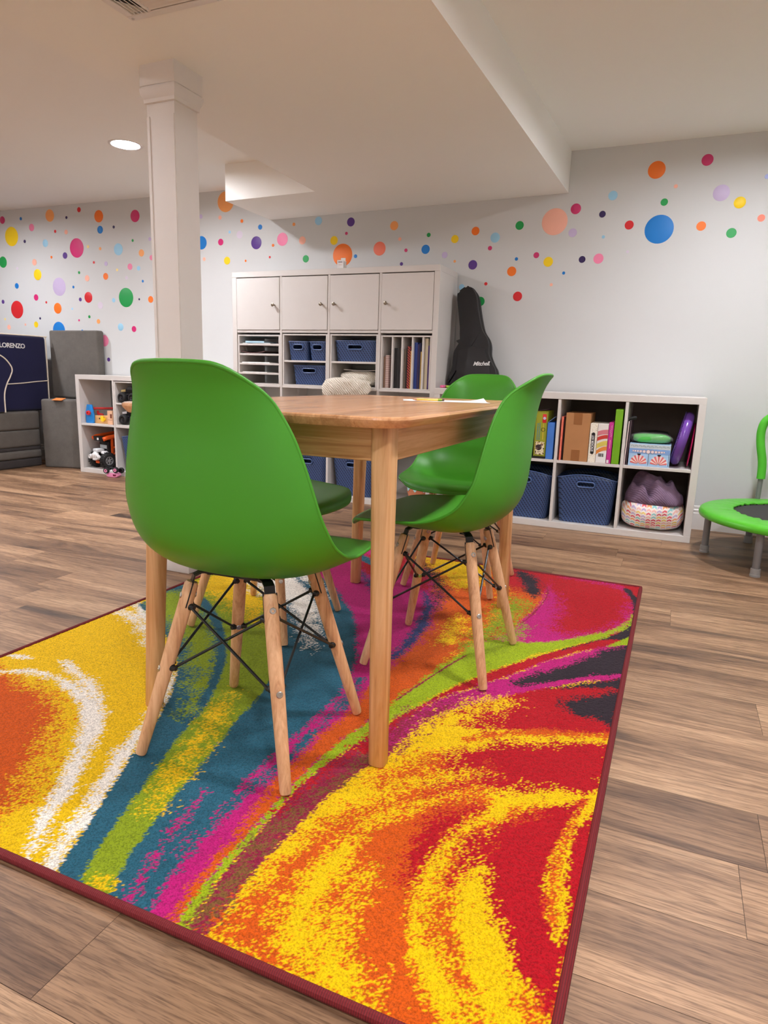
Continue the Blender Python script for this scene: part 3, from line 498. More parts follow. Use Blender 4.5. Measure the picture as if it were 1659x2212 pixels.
# ================================================================ dot stickers on the wall
DOTS=[[-2.58, 2.005, 0.03, "dp", "small dark pink dot sticker on the wall above the large yellow one"],
[-2.36, 2.003, 0.013, "b", "tiny blue dot sticker on the wall above the large yellow one"],
[-2.027, 2.007, 0.047, "lo", "medium apricot dot sticker on the wall beside the large magenta one"],
[-1.845, 1.981, 0.011, "n", "tiny navy dot sticker on the wall above the large magenta one"],
[-1.705, 2.031, 0.019, "r", "small red dot sticker on the wall above the large magenta one"],
[-1.501, 1.97, 0.045, "o", "medium orange dot sticker on the wall beside the large magenta one"],
[-1.135, 1.95, 0.044, "dp", "medium dark pink dot sticker on the wall above the medium light blue one"],
[-2.485, 1.87, 0.077, "y", "large yellow dot sticker on the wall above the medium green one"],
[-2.242, 1.928, 0.029, "p", "small pink dot sticker on the wall beside the large yellow one"],
[-1.978, 1.884, 0.012, "r", "tiny red dot sticker on the wall below the medium apricot one"],
[-1.858, 1.873, 0.018, "pe", "small peach dot sticker on the wall above the large magenta one"],
[-1.494, 1.871, 0.029, "b", "small blue dot sticker on the wall beside the medium light blue one"],
[-1.353, 1.883, 0.011, "n", "tiny navy dot sticker on the wall above the medium light blue one"],
[-2.334, 1.824, 0.013, "n", "tiny navy dot sticker on the wall beside the medium green one"],
[-2.098, 1.799, 0.03, "lb", "small light blue dot sticker on the wall below the medium apricot one"],
[-1.753, 1.747, 0.074, "m", "large magenta dot sticker on the wall above the large lavender one"],
[-1.631, 1.752, 0.012, "py", "tiny pale yellow dot sticker on the wall beside the medium light blue one"],
[-1.504, 1.731, 0.012, "lo", "tiny apricot dot sticker on the wall beside the medium light blue one"],
[-1.317, 1.718, 0.044, "lb", "medium light blue dot sticker on the wall below the medium dark pink one"],
[-1.169, 1.776, 0.01, "g", "tiny green dot sticker on the wall below the medium dark pink one"],
[-1.0, 1.778, 0.014, "la", "tiny lavender dot sticker on the wall beside the medium blue one"],
[-1.087, 1.682, 0.026, "lo", "small apricot dot sticker on the wall beside the medium light blue one"],
[-0.99, 1.644, 0.019, "p", "small pink dot sticker on the wall beside the medium light blue one"],
[-2.613, 1.67, 0.046, "g", "medium green dot sticker on the wall below the large yellow one"],
[-2.039, 1.688, 0.011, "o", "tiny orange dot sticker on the wall above the large lavender one"],
[-1.886, 1.695, 0.025, "pu", "small purple dot sticker on the wall beside the large magenta one"],
[-2.238, 1.656, 0.026, "pe", "small peach dot sticker on the wall above the medium yellow one"],
[-2.446, 1.614, 0.012, "pl", "tiny pale lilac dot sticker on the wall beside the medium green one"],
[-1.578, 1.631, 0.01, "r", "tiny red dot sticker on the wall beside the medium light blue one"],
[-1.451, 1.617, 0.017, "la", "tiny lavender dot sticker on the wall above the medium red one"],
[-1.207, 1.586, 0.024, "p", "small pink dot sticker on the wall below the medium light blue one"],
[-1.122, 1.572, 0.017, "lb", "tiny light blue dot sticker on the wall above the large green one"],
[-1.339, 1.567, 0.01, "py", "tiny pale yellow dot sticker on the wall below the medium light blue one"],
[-2.211, 1.557, 0.044, "y", "medium yellow dot sticker on the wall beside the large lavender one"],
[-1.743, 1.559, 0.011, "g", "tiny green dot sticker on the wall above the medium red one"],
[-1.659, 1.513, 0.024, "pe", "small peach dot sticker on the wall below the large magenta one"],
[-1.461, 1.522, 0.026, "o", "small orange dot sticker on the wall beside the large lavender one"],
[-1.246, 1.505, 0.014, "pl", "tiny pale lilac dot sticker on the wall above the large green one"],
[-2.468, 1.473, 0.023, "b", "small blue dot sticker on the wall above the large red one"],
[-1.973, 1.455, 0.072, "la", "large lavender dot sticker on the wall beside the medium yellow one"],
[-1.815, 1.449, 0.011, "b", "tiny blue dot sticker on the wall beside the large lavender one"],
[-1.085, 1.476, 0.01, "b", "tiny blue dot sticker on the wall below the medium light blue one"],
[-1.261, 1.358, 0.073, "g", "large green dot sticker on the wall below the medium light blue one"],
[-2.248, 1.375, 0.026, "m", "small magenta dot sticker on the wall below the medium yellow one"],
[-1.657, 1.366, 0.042, "r", "medium red dot sticker on the wall above the tiny magenta one"],
[-1.747, 1.351, 0.015, "pu", "tiny purple dot sticker on the wall beside the medium red one"],
[-1.39, 1.34, 0.017, "lb", "tiny light blue dot sticker on the wall below the medium light blue one"],
[-1.128, 1.343, 0.008, "n", "tiny navy dot sticker on the wall beside the large green one"],
[-1.014, 1.34, 0.025, "o", "small orange dot sticker on the wall below the medium dark pink one"],
[-2.652, 1.346, 0.017, "pu", "tiny purple dot sticker on the wall beside the large red one"],
[-2.486, 1.279, 0.073, "r", "large red dot sticker on the wall below the medium yellow one"],
[-2.133, 1.334, 0.01, "r", "tiny red dot sticker on the wall below the medium yellow one"],
[-2.006, 1.285, 0.043, "o", "medium orange dot sticker on the wall below the large lavender one"],
[-1.533, 1.302, 0.027, "pl", "small pale lilac dot sticker on the wall beside the medium red one"],
[-1.843, 1.279, 0.009, "lb", "tiny light blue dot sticker on the wall above the tiny magenta one"],
[-2.218, 1.205, 0.01, "n", "tiny navy dot sticker on the wall beside the large red one"],
[-1.659, 1.215, 0.012, "g", "tiny green dot sticker on the wall below the medium red one"],
[-1.774, 1.188, 0.009, "m", "tiny magenta dot sticker on the wall below the medium red one"],
[-1.563, 1.178, 0.018, "lo", "small apricot dot sticker on the wall below the medium red one"],
[-2.644, 1.201, 0.01, "py", "tiny pale yellow dot sticker on the wall beside the large red one"],
[-2.603, 1.133, 0.021, "pe", "small peach dot sticker on the wall below the large red one"],
[-2.399, 1.155, 0.01, "pe", "tiny peach dot sticker on the wall below the large red one"],
[-2.271, 1.155, 0.025, "y", "small yellow dot sticker on the wall beside the large red one"],
[-2.008, 1.108, 0.069, "b", "large blue dot sticker on the wall beside the tiny magenta one"],
[-1.746, 1.102, 0.012, "b", "tiny blue dot sticker on the wall below the tiny magenta one"],
[-1.331, 1.134, 0.029, "lb", "small light blue dot sticker on the wall below the large green one"],
[-1.194, 1.119, 0.023, "m", "small magenta dot sticker on the wall below the large green one"],
[-1.511, 1.027, 0.045, "p", "medium pink dot sticker on the wall beside the tiny magenta one"],
[-1.475, 0.879, 0.016, "pu", "tiny purple dot sticker on the wall below the large green one"],
[-1.544, 0.87, 0.012, "r", "tiny red dot sticker on the wall below the tiny magenta one"],
[-0.518, 1.909, 0.015, "la", "tiny lavender dot sticker on the wall above the medium blue one"],
[-0.497, 1.615, 0.013, "pe", "tiny peach dot sticker on the wall below the medium blue one"],
[-0.298, 1.994, 0.069, "lo", "large apricot dot sticker on the wall above the medium blue one"],
[-0.349, 1.892, 0.014, "pe", "tiny peach dot sticker on the wall below a large apricot one"],
[-0.162, 1.858, 0.012, "o", "tiny orange dot sticker on the wall above the medium purple one"],
[-0.009, 1.809, 0.017, "b", "tiny blue dot sticker on the wall above the medium purple one"],
[-0.268, 1.79, 0.01, "lb", "tiny light blue dot sticker on the wall below the large apricot one"],
[-0.347, 1.726, 0.023, "m", "small magenta dot sticker on the wall beside the medium blue one"],
[-0.518, 1.729, 0.046, "b", "medium blue dot sticker on the wall below the large apricot one"],
[-0.042, 1.707, 0.043, "pu", "medium purple dot sticker on the wall below the large apricot one"],
[-0.183, 1.768, 0.026, "pl", "small pale lilac dot sticker on the wall beside the medium purple one"],
[-0.294, 1.597, 0.027, "y", "small yellow dot sticker on the wall below the large apricot one"],
[-0.134, 1.59, 0.008, "o", "tiny orange dot sticker on the wall below the medium purple one"],
[0.069, 1.607, 0.008, "r", "tiny red dot sticker on the wall beside the medium purple one"],
[0.096, 1.684, 0.01, "o", "tiny orange dot sticker on the wall beside the medium purple one"],
[0.172, 1.72, 0.043, "p", "medium pink dot sticker on the wall beside the medium purple one"],
[0.331, 1.705, 0.026, "pe", "small peach dot sticker on the wall beside the large orange one"],
[0.264, 1.812, 0.011, "lo", "tiny apricot dot sticker on the wall beside the large apricot one"],
[0.455, 1.823, 0.027, "lb", "small light blue dot sticker on the wall above the large orange one"],
[0.575, 1.693, 0.028, "y", "small yellow dot sticker on the wall above the large orange one"],
[0.359, 1.585, 0.024, "g", "small green dot sticker on the wall beside the medium purple one"],
[0.641, 1.598, 0.072, "o", "large orange dot sticker on the wall beside the medium salmon one"],
[0.698, 1.802, 0.028, "pu", "small purple dot sticker on the wall above the large orange one"],
[0.667, 1.733, 0.01, "dp", "tiny dark pink dot sticker on the wall above the large orange one"],
[0.737, 1.587, 0.012, "b", "tiny blue dot sticker on the wall beside the medium purple one"],
[0.91, 1.627, 0.043, "sa", "medium salmon dot sticker on the wall beside the large orange one"],
[1.009, 1.762, 0.028, "lo", "small apricot dot sticker on the wall above the medium salmon one"],
[1.051, 1.679, 0.011, "pe", "tiny peach dot sticker on the wall beside the large apricot one"],
[1.096, 1.609, 0.011, "dp", "tiny dark pink dot sticker on the wall below a tiny peach one"],
[1.23, 1.609, 0.028, "b", "small blue dot sticker on the wall beside the medium salmon one"],
[1.247, 1.694, 0.013, "g", "tiny green dot sticker on the wall beside the medium salmon one"],
[1.068, 1.527, 0.011, "pu", "tiny purple dot sticker on the wall beside the medium salmon one"],
[1.359, 1.57, 0.019, "la", "small lavender dot sticker on the wall beside the medium purple one"],
[1.421, 1.661, 0.024, "y", "small yellow dot sticker on the wall above a small lavender one"],
[1.427, 1.53, 0.008, "lo", "tiny apricot dot sticker on the wall beside the large peach one"],
[1.481, 1.375, 0.018, "lb", "small light blue dot sticker on the wall below a small purple one"],
[1.551, 1.701, 0.025, "o", "small orange dot sticker on the wall beside the medium purple one"],
[1.676, 1.657, 0.029, "lb", "small light blue dot sticker on the wall above a tiny dark pink one"],
[1.648, 1.598, 0.013, "dp", "tiny dark pink dot sticker on the wall below a small light blue one"],
[1.821, 1.718, 0.025, "g", "small green dot sticker on the wall beside a large peach one"],
[2.026, 1.727, 0.074, "pe", "large peach dot sticker on the wall beside the medium lavender one"],
[2.141, 1.79, 0.029, "dp", "small dark pink dot sticker on the wall beside the medium lavender one"],
[2.134, 1.661, 0.024, "la", "small lavender dot sticker on the wall beside the small salmon one"],
[2.339, 1.847, 0.025, "lb", "small light blue dot sticker on the wall above a small navy one"],
[2.291, 1.752, 0.018, "n", "small navy dot sticker on the wall beside the large peach one"],
[2.307, 1.63, 0.009, "lb", "tiny light blue dot sticker on the wall beside the large peach one"],
[2.441, 1.686, 0.024, "r", "small red dot sticker on the wall beside the large peach one"],
[2.556, 1.962, 0.045, "o", "medium orange dot sticker on the wall beside the medium lavender one"],
[2.662, 1.871, 0.01, "pe", "tiny peach dot sticker on the wall above a small green one"],
[2.804, 1.99, 0.029, "dp", "small dark pink dot sticker on the wall above the medium lavender one"],
[2.612, 1.794, 0.019, "g", "small green dot sticker on the wall above a large blue one"],
[2.6, 1.655, 0.075, "b", "large blue dot sticker on the wall beside the medium lavender one"],
[2.89, 1.821, 0.041, "la", "medium lavender dot sticker on the wall beside the tiny periwinkle one"],
[2.984, 1.767, 0.029, "y", "small yellow dot sticker on the wall below the tiny periwinkle one"],
[2.811, 1.66, 0.024, "o", "small orange dot sticker on the wall below the medium lavender one"],
[2.962, 1.617, 0.025, "g", "small green dot sticker on the wall below the medium lavender one"],
[3.094, 1.684, 0.018, "sa", "small salmon dot sticker on the wall below the tiny periwinkle one"],
[3.096, 1.885, 0.012, "pw", "tiny periwinkle dot sticker on the wall beside the medium lavender one"],
[1.545, 1.505, 0.028, "pu", "small purple dot sticker on the wall beside the large orange one"],
[2.2, 1.512, 0.019, "n", "small navy dot sticker on the wall below the large peach one"],
[2.291, 1.513, 0.028, "p", "small pink dot sticker on the wall beside the large peach one"],
[2.446, 1.544, 0.008, "pl", "tiny pale lilac dot sticker on the wall beside the large peach one"],
[1.933, 1.546, 0.017, "dp", "tiny dark pink dot sticker on the wall below the large peach one"],
[2.006, 1.506, 0.028, "y", "small yellow dot sticker on the wall below the large peach one"],
[1.815, 1.529, 0.01, "b", "tiny blue dot sticker on the wall below a small green one"],
[2.101, 1.44, 0.009, "b", "tiny blue dot sticker on the wall below the large peach one"],
[1.791, 1.459, 0.028, "o", "small orange dot sticker on the wall below the large peach one"],
[2.034, 1.376, 0.009, "pe", "tiny peach dot sticker on the wall below the large peach one"],
[1.635, 1.391, 0.01, "r", "tiny red dot sticker on the wall beside the large peach one"],
[1.837, 1.313, 0.028, "r", "small red dot sticker on the wall below the large peach one"],
[1.606, 1.287, 0.028, "g", "small green dot sticker on the wall below the large peach one"]]
DC=dict(dp=(206,52,112),b=(8,122,206),lo=(248,168,96),n=(44,26,84),r=(212,32,40),o=(244,120,30),y=(250,214,20),p=(240,134,172),pe=(250,186,164),lb=(158,210,238),m=(212,36,116),py=(250,226,140),g=(22,158,76),la=(200,184,220),pu=(88,52,138),pl=(216,206,222),sa=(246,128,102),pw=(170,182,238))
dcache={}
for x,z,r,c,lab in DOTS:
    key=(c,r)
    if key not in dcache:
        b=MB(); b.lathe([(r,.0005),(r,-.0004),(r*.985,-.0007)],36 if r>.03 else 20,M=RX(-PI/2))
        o=obj('wall_sticker',b,plain('vinyl_'+c,DC[c],.5,var=.02)); dcache[key]=o
    else:
        o=dcache[key].copy(); COL.objects.link(o)
    o.location=(x,WY-.0005,z); tag(o,lab,'wall sticker','dot stickers on the back wall')
# ================================================================ table
TX0,TX1,TY0,TY1=1.655,2.345,-2.735,-1.495; TZ=.745; TT=.022
t=thing('wooden_table','light wooden table with rounded corners standing on the bright rug','table',(2.0,-2.115,.01),world=True)
def rrect(x0,x1,y0,y1,r,n=8):
    P=[]
    for cx,cy,a0 in ((x1-r,y1-r,0),(x0+r,y1-r,90),(x0+r,y0+r,180),(x1-r,y0+r,270)):
        for k in range(n+1):
            a=math.radians(a0+90*k/n); P.append((cx+r*math.cos(a),cy+r*math.sin(a)))
    return P
b=MB()
def inset(d): return [Vector((x,y,0)) for x,y in rrect(TX0+d,TX1-d,TY0+d,TY1-d,.075-d*.5)]
b.loft([[Vector((p.x,p.y,z)) for p in inset(d)] for d,z in ((.016,TZ-TT),(.010,TZ-TT+.001),(.002,TZ-.011),(0,TZ-.006),(.001,TZ-.002),(.004,TZ),)])
obj('table_top',b,TTOP,t,ang=28)
LX=(1.722,2.283); LY=(-2.650,-1.572)
for x in LX:
    for y in LY:
        b=MB()
        def ring(h,z,r):
            k=(.012 if x>2 else .024)*(1-z/.70); sx=1 if x>2 else -1; sy=1 if y>-2.1 else -1
            return [Vector((x+sx*k+p[0],y+sy*k+p[1],z)) for p in rrect(-h,h,-h,h,r,5)]
        b.loft([ring(.0175,.0120,.011),ring(.0185,.013,.012),ring(.0205,.40,.013),ring(.0220,.655,.010),ring(.0220,TZ-TT,.010)])
        obj('leg',b,TLEG,t,ang=50)
az0,az1=.655,TZ-TT
obj('apron',MB().box(LX[0]+.021,LX[1]-.021,LY[0]-.016,LY[0]+.004,az0,az1,bev=.0015,seg=1),TAPX,t)
obj('apron',MB().box(LX[0]+.021,LX[1]-.021,LY[1]-.004,LY[1]+.016,az0,az1,bev=.0015,seg=1),TAPX,t)
obj('apron',MB().box(LX[0]-.016,LX[0]+.004,LY[0]+.021,LY[1]-.021,az0,az1,bev=.0015,seg=1),TAPY,t)
obj('apron',MB().box(LX[1]-.004,LX[1]+.016,LY[0]+.021,LY[1]-.021,az0,az1,bev=.0015,seg=1),TAPY,t)
# paper and pencil
b=MB(); A=Vector((1.972,-1.79,TZ)); B_=Vector((2.215,-1.69,TZ)); Cc=Vector((2.275,-1.83,TZ)); D_=Vector((2.03,-1.93,TZ))
P=[]
for i in range(13):
    r=[]
    for j in range(9):
        u,v=i/12,j/8; p=(A*(1-u)+B_*u)*(1-v)+(D_*(1-u)+Cc*u)*v
        lift=.0010+.010*max(0,(u-.75)/.25)**2*max(0,1-v*2.0)
        r.append(p+Vector((0,0,lift)))
    P.append(r)
b.grid(P); o=obj('paper_sheet',b,PAPER,loc=(2.1,-1.8,TZ)); tag(o,'white sheet of paper with a lifted corner on the wooden table','paper')
md=o.modifiers.new('thickness','SOLIDIFY'); md.thickness=.0004
p0=Vector((2.058,-1.925,TZ+.0058)); p1=Vector((2.137,-1.862,TZ+.0058)); d=(p1-p0).normalized()
t=thing('pencil','yellow pencil lying across the white sheet on the table','pencil',tuple(p0),world=True)
q=lambda s: p0+d*s*(p1-p0).length
obj('pencil_barrel',MB().tube([q(.12),q(.80)],.0038,6),plain('yellow_paint',(240,196,40),.4),t)
obj('pencil_tip',MB().tube([q(0),q(.12)],[.0004,.0036],8),LEGWOOD,t)
obj('ferrule',MB().tube([q(.80),q(.93)],.0040,12),plain('green_ferrule',(120,150,40),.35,.6),t)
obj('eraser',MB().tube([q(.93),q(1.0)],.0037,12),plain('eraser',(90,70,66),.8),t)
# ================================================================ chairs
GREEN=NT('green_shell_plastic'); v=GREEN.coord(); GREEN.bump(GREEN.noise(v,900,2),.12,.0004)
GREEN=GREEN.fin(lin((68,150,37)),.42,.45)
# centre line (y,z), rim line (y,z) and half width of the moulded shell, from the seat's front lip to the top of the back
PROF=[(.246,.406,.207,.420,.186),(.240,.423,.205,.431,.190),(.215,.433,.190,.438,.200),(.15,.431,.15,.442,.213),(.08,.424,.085,.446,.222),(.0,.413,.020,.451,.229),(-.06,.409,-.025,.461,.231),(-.115,.421,-.062,.477,.232),(-.155,.445,-.092,.499,.230),(-.184,.478,-.114,.531,.225),(-.200,.525,-.129,.565,.218),(-.207,.58,-.138,.608,.208),(-.211,.64,-.146,.655,.195),(-.214,.70,-.155,.705,.178),(-.222,.75,-.168,.750,.157),(-.235,.795,-.190,.795,.138),(-.254,.832,-.228,.828,.127)]
def shell_bm(NT_=60,NS=37):
    P=np.array(PROF); m=len(P)
    cum=np.concatenate([[0],np.cumsum(np.hypot(np.diff(P[:,0]),np.diff(P[:,1])))]); L=cum[-1]
    def at(s):
        s=min(max(s,0),L); k=min(int(np.searchsorted(cum,s,side='right'))-1,m-2); t=(s-cum[k])/(cum[k+1]-cum[k])
        a,b_,c,d=P[max(k-1,0)],P[k],P[k+1],P[min(k+2,m-1)]
        return .5*((2*b_)+(c-a)*t+(2*a-5*b_+4*c-d)*t*t+(3*b_-a-3*c+d)*t**3)
    G=[]
    for i in range(NS):
        w=2*i/(NS-1)-1; s=math.sin(w*PI/2)
        def drop(r,fr):
            e=max(0,(abs(s)-(1-fr))/fr); return r*(1-math.sqrt(max(0,1-e*e)))
        t0=drop(.050,.34); t1=L-drop(.075,.50)-.010*s*s
        k=.35*abs(s)**2+.65*abs(s)**4
        col=[]
        for j in range(NT_):
            v=at(t0+(t1-t0)*j/(NT_-1))
            col.append(Vector((v[4]*s,v[0]+(v[2]-v[0])*k,v[1]+(v[3]-v[1])*k)))
        G.append(col)
    shell_bm.edge=[c[0] for c in G]+G[-1][1:]+[c[-1] for c in G[::-1]][1:]+G[0][::-1][1:-1]
    return MB().grid(G)
def make_chair():
    t=thing('shell_chair','chair','chair',(0,0,.011))
    b=shell_bm(); bmesh.ops.translate(b.bm,verts=b.bm.verts,vec=(0,0,-.011))
    o=obj('seat_shell',b,GREEN,t,ang=80)
    md=o.modifiers.new('thick','SOLIDIFY'); md.thickness=.0065; md.offset=0
    md=o.modifiers.new('edge','BEVEL'); md.width=.002; md.segments=2; md.limit_method='ANGLE'; md.angle_limit=math.radians(50)
    obj('rolled_edge',MB().tube([p-Vector((0,0,.011)) for p in shell_bm.edge],.0042,8,closed=True),GREEN,t,ang=80)
    a,c,zt=.093,.176,.385-.011
    def axis(sx,sy,z):   # point on a leg's axis at height z
        k=(zt-z)/zt; return Vector((sx*(a+(c-a)*k),sy*(a+(c-a)*k),z))
    for sx,sy in ((1,1),(-1,1),(-1,-1),(1,-1)):
        p,q=axis(sx,sy,zt),axis(sx,sy,0.0028)
        pts=[q+(p-q)*k for k in (0,.012,.3,.6,.9,.985,1)]
        lg=obj('leg',MB().tube(pts,[.0105,.0118,.0135,.0150,.0150,.0145,.0115],18),LEGWOOD,t,ang=40)
        out=Vector((sx,-sy,0)).normalized()   # tangential side that carries the screw heads
        dirn=(p-q).normalized()
        rad=Vector((sx,sy,0)).normalized()
        for h in (.346,.190):
            for sg in (1,-1):
                o3=axis(sx,sy,h)+rad*sg*.0140
                M=Matrix.Translation(o3)@(rad*sg+Vector((0,0,.22*sg))).to_track_quat('Z','Y').to_matrix().to_4x4()
                sc=MB().lathe([(.0068,0),(.0068,.0018),(.0058,.0026),(.0030,.0026),(.0026,.0012),(.0005,.0012)],16,M=M)
                obj('screw',sc,STEEL,lg)
        slot=MB(); f0=axis(sx,sy,zt+.001); f1=axis(sx,sy,zt-.052)
        slot.tube([f0+out*.0135,f1+out*.0146],.0017,6); slot.tube([f0-out*.0135,f1-out*.0146],.0017,6)
        ob=obj('slot',slot,DARK,lg)
        # flat steel bracket from the leg's head to the seat mount
        top=Vector((sx*.060,sy*.066,.406-.011)); h0=axis(sx,sy,zt-.02)
        side=out*.011
        path=[h0,axis(sx,sy,zt+.006),Vector((sx*.090,sy*.090,zt+.014)),Vector((sx*.080,sy*.081,.405-.011)),top]
        b=MB(); rings=[]
        for k,pp in enumerate(path):
            tn=(path[min(k+1,4)]-path[max(k-1,0)]).normalized(); nn=tn.cross(out).normalized()
            rings.append([pp+side*x_+nn*y_ for x_,y_ in ((-1,-.0017),(1,-.0017),(1,.0017),(-1,.0017))])
        b.loft(rings); obj('bracket',b,DARK,t,smooth=False)
    mz=.400-.011
    b=MB(); b.box(-.075,.075,.058,.076,mz,mz+.005); b.box(-.075,.075,-.076,-.058,mz,mz+.005); b.box(-.009,.009,-.06,.06,mz,mz+.005)
    for sx in (-1,1):
        for sy in (-1,1): b.lathe([(.011,mz-.001),(.011,mz+(.020 if sy>0 else .010))],14,M=T_(sx*.062,sy*.067,0))
    obj('seat_mount',b,DARK,t)
    hi,lo=.322,.192
    cor=[(1,1),(-1,1),(-1,-1),(1,-1)]
    for k in range(4):
        for s0,s1 in ((k,(k+1)%4),((k+1)%4,k)):
            A_=axis(*cor[s0],hi); B2=axis(*cor[s1],lo)
            inA=(Vector((cor[s1][0],cor[s1][1],0))-Vector((cor[s0][0],cor[s0][1],0))).normalized()
            bend=A_+inA*.018; end=B2-inA*.018
            off=Vector((cor[s0][0]+cor[s1][0],cor[s0][1]+cor[s1][1],0)).normalized()*(.0035 if s0==k else -.0035)
            obj('brace_rod',MB().tube([A_+inA*.010+off,bend+off,end+off,B2-inA*.010+off],.0030,8),DARK,t)
    b=None
    for sx,sy in cor:
        for h in (hi,lo):
            for ax in (Vector((-sx,0,0)),Vector((0,-sy,0))):
                p=axis(sx,sy,h); M=Matrix.Translation(p+ax*.0125)@ax.to_track_quat('Z','Y').to_matrix().to_4x4()
                obj('rod_bolt',MB().lathe([(.0075,0),(.0080,.003),(.0060,.007),(.0055,.012),(.003,.013)],10,M=M),DARK,t)
    return t
ch=make_chair()
ch.location=(1.996,-2.676,.0122); ch.rotation_euler=(0,0,math.radians(2.5)); ch['label']='green shell chair facing away at the table end, in front of a table leg'; ch['group']='green shell chairs round the table'
dup(ch,(2.232,-2.058,.0122),math.radians(90),'green shell chair seen side-on, its back toward the low white shelf')
dup(ch,(2.058,-1.325,.0122),math.radians(180),'green shell chair facing the camera at the far end of table')
dup(ch,(1.615,-2.050,.0122),math.radians(-90),'green shell chair mostly hidden behind the big one, only dark seat showing')
# tiny scraps on the rug
from_rug=[(1.33,-2.62,.004,'tiny white crumb lying on the yellow of the rug by a chair leg'),(1.245,-2.30,.0035,'tiny white crumb lying on yellow of the rug, behind the table leg')]
for x,y,r,l in from_rug:
    b=MB(); b.sphere((x,y,.0125+r*.3),r,(1.3,.8,.7),u=8,v=5); o=obj('paper_crumb',b,PAPER,loc=(x,y,.011)); tag(o,l,'crumb','white crumbs on the rug')
# ================================================================ cube shelves
OC,CC,DD=.035,.335,.016
def cx(k): return OC+k*(CC+DD)
def cube_shelf(name,label,x0,y0,y1,nc,nr,group=None,back=None):
    t=thing(name,label,'shelf',(x0,y0,0),world=True,group=group)
    W=2*OC+nc*CC+(nc-1)*DD; H=2*OC+nr*CC+(nr-1)*DD
    bx=lambda n,a,c,z0,z1,yy=0: obj(n,MB().box(x0+a,x0+c,y0+yy,y1,z0,z1,bev=.0012,seg=1),WHITE,t,ang=30)
    bx('top_panel',0,W,H-OC,H); bx('bottom_panel',0,W,0,OC)
    bx('side_panel',0,OC,OC,H-OC); bx('side_panel',W-OC,W,OC,H-OC)
    for k in range(1,nc): bx('divider',cx(k)-DD,cx(k),OC,H-OC,.002)
    for r in range(1,nr):
        for k in range(nc): bx('shelf_board',cx(k)+.0004,cx(k)+CC-.0004,cx(r)-DD,cx(r),.003)
    if back: obj('shade_panel',MB().box(x0+.01,x0+W-.01,y1-.004,y1-.0005,.012,H-.012),plain('shade_taupe',back,.8),t)  # added dark sheet whose colour stands in for shade inside the shelf
    return t
YB=.333
tall=cube_shelf('tall_cube_shelf','tall white cube shelf with four knobbed doors across its top row',0,0,YB,4,4)
LOWX=1.475; LOWY=-.065
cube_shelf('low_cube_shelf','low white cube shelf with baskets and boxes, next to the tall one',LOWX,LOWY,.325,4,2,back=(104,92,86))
LFX=-1.489; LFY=.015
cube_shelf('toy_shelf','low white cube shelf holding toy trucks, beside the grey cushions',LFX,LFY,YB,4,2)
z3=cx(3)
for k in range(4):
    a=cx(k)+.002; c=cx(k)+CC-.002
    d=obj('door',MB().box(a,c,-.001,.017,z3+.002,z3+CC-.006,bev=.001,seg=1),WHITE,tall)
    kx=(c-.036) if k<2 else (a+.036); kz=z3+.157
    M=T_(kx,-.001,kz)@RX(PI/2)
    obj('knob',MB().lathe([(.0045,0),(.0045,.014),(.010,.020),(.0115,.024),(.0105,.028),(.006,.030),(.0005,.0305)],18,M=M),plain('brushed_nickel',(150,142,128),.32,1.0),d)
# inserts in the tall shelf
def insert(name,label,x0,y0,z0,w,h,d,boards=(),uprights=(),th=.011):
    t=thing(name,label,'shelf insert',(x0,y0,z0),world=True)
    bx=lambda n,a,c,e,f,yy=0: obj(n,MB().box(x0+a,x0+c,y0+yy,y0+d,z0+e,z0+f,bev=.0008,seg=1),WHITE,t,ang=30)
    bx('side_panel',0,th,0,h); bx('side_panel',w-th,w,0,h); bx('top_panel',th,w-th,h-th*.8,h); bx('bottom_panel',th,w-th,0,.006)
    for z in boards: bx('tray_board',th,w-th,z,z+.012,.002)
    for x in uprights: bx('upright_board',x,x+th*.9,.006,h-th*.8,.002)
    return t
Z2=cx(2)+.0008; OB=OC+.0008
IW=CC-.004
insert('letter_tray_insert','white insert of stacked paper trays inside the tall shelf',cx(0)+.002,.006,Z2,IW,CC-.014,.30,boards=(.064,.126,.188,.252))
insert('one_board_insert','white insert with one board carrying three blue baskets, in tall shelf',cx(1)+.002,.006,Z2,IW,CC-.008,.30,boards=(.149,))
insert('one_board_insert','white insert with one board above the knitted cream blanket',cx(2)+.002,.006,Z2,IW,CC-.008,.30,boards=(.149,))
insert('magazine_rack_insert','white insert with upright dividers holding notebooks and binders',cx(3)+.002,.006,Z2,IW,CC-.014,.30,uprights=(.072,.136,.203,.270))
insert('one_board_insert','white insert with one board holding the two black toy trucks',LFX+cx(1)+.002,LFY+.004,cx(1)+.0008,IW,CC-.006,.28,boards=(.158,))
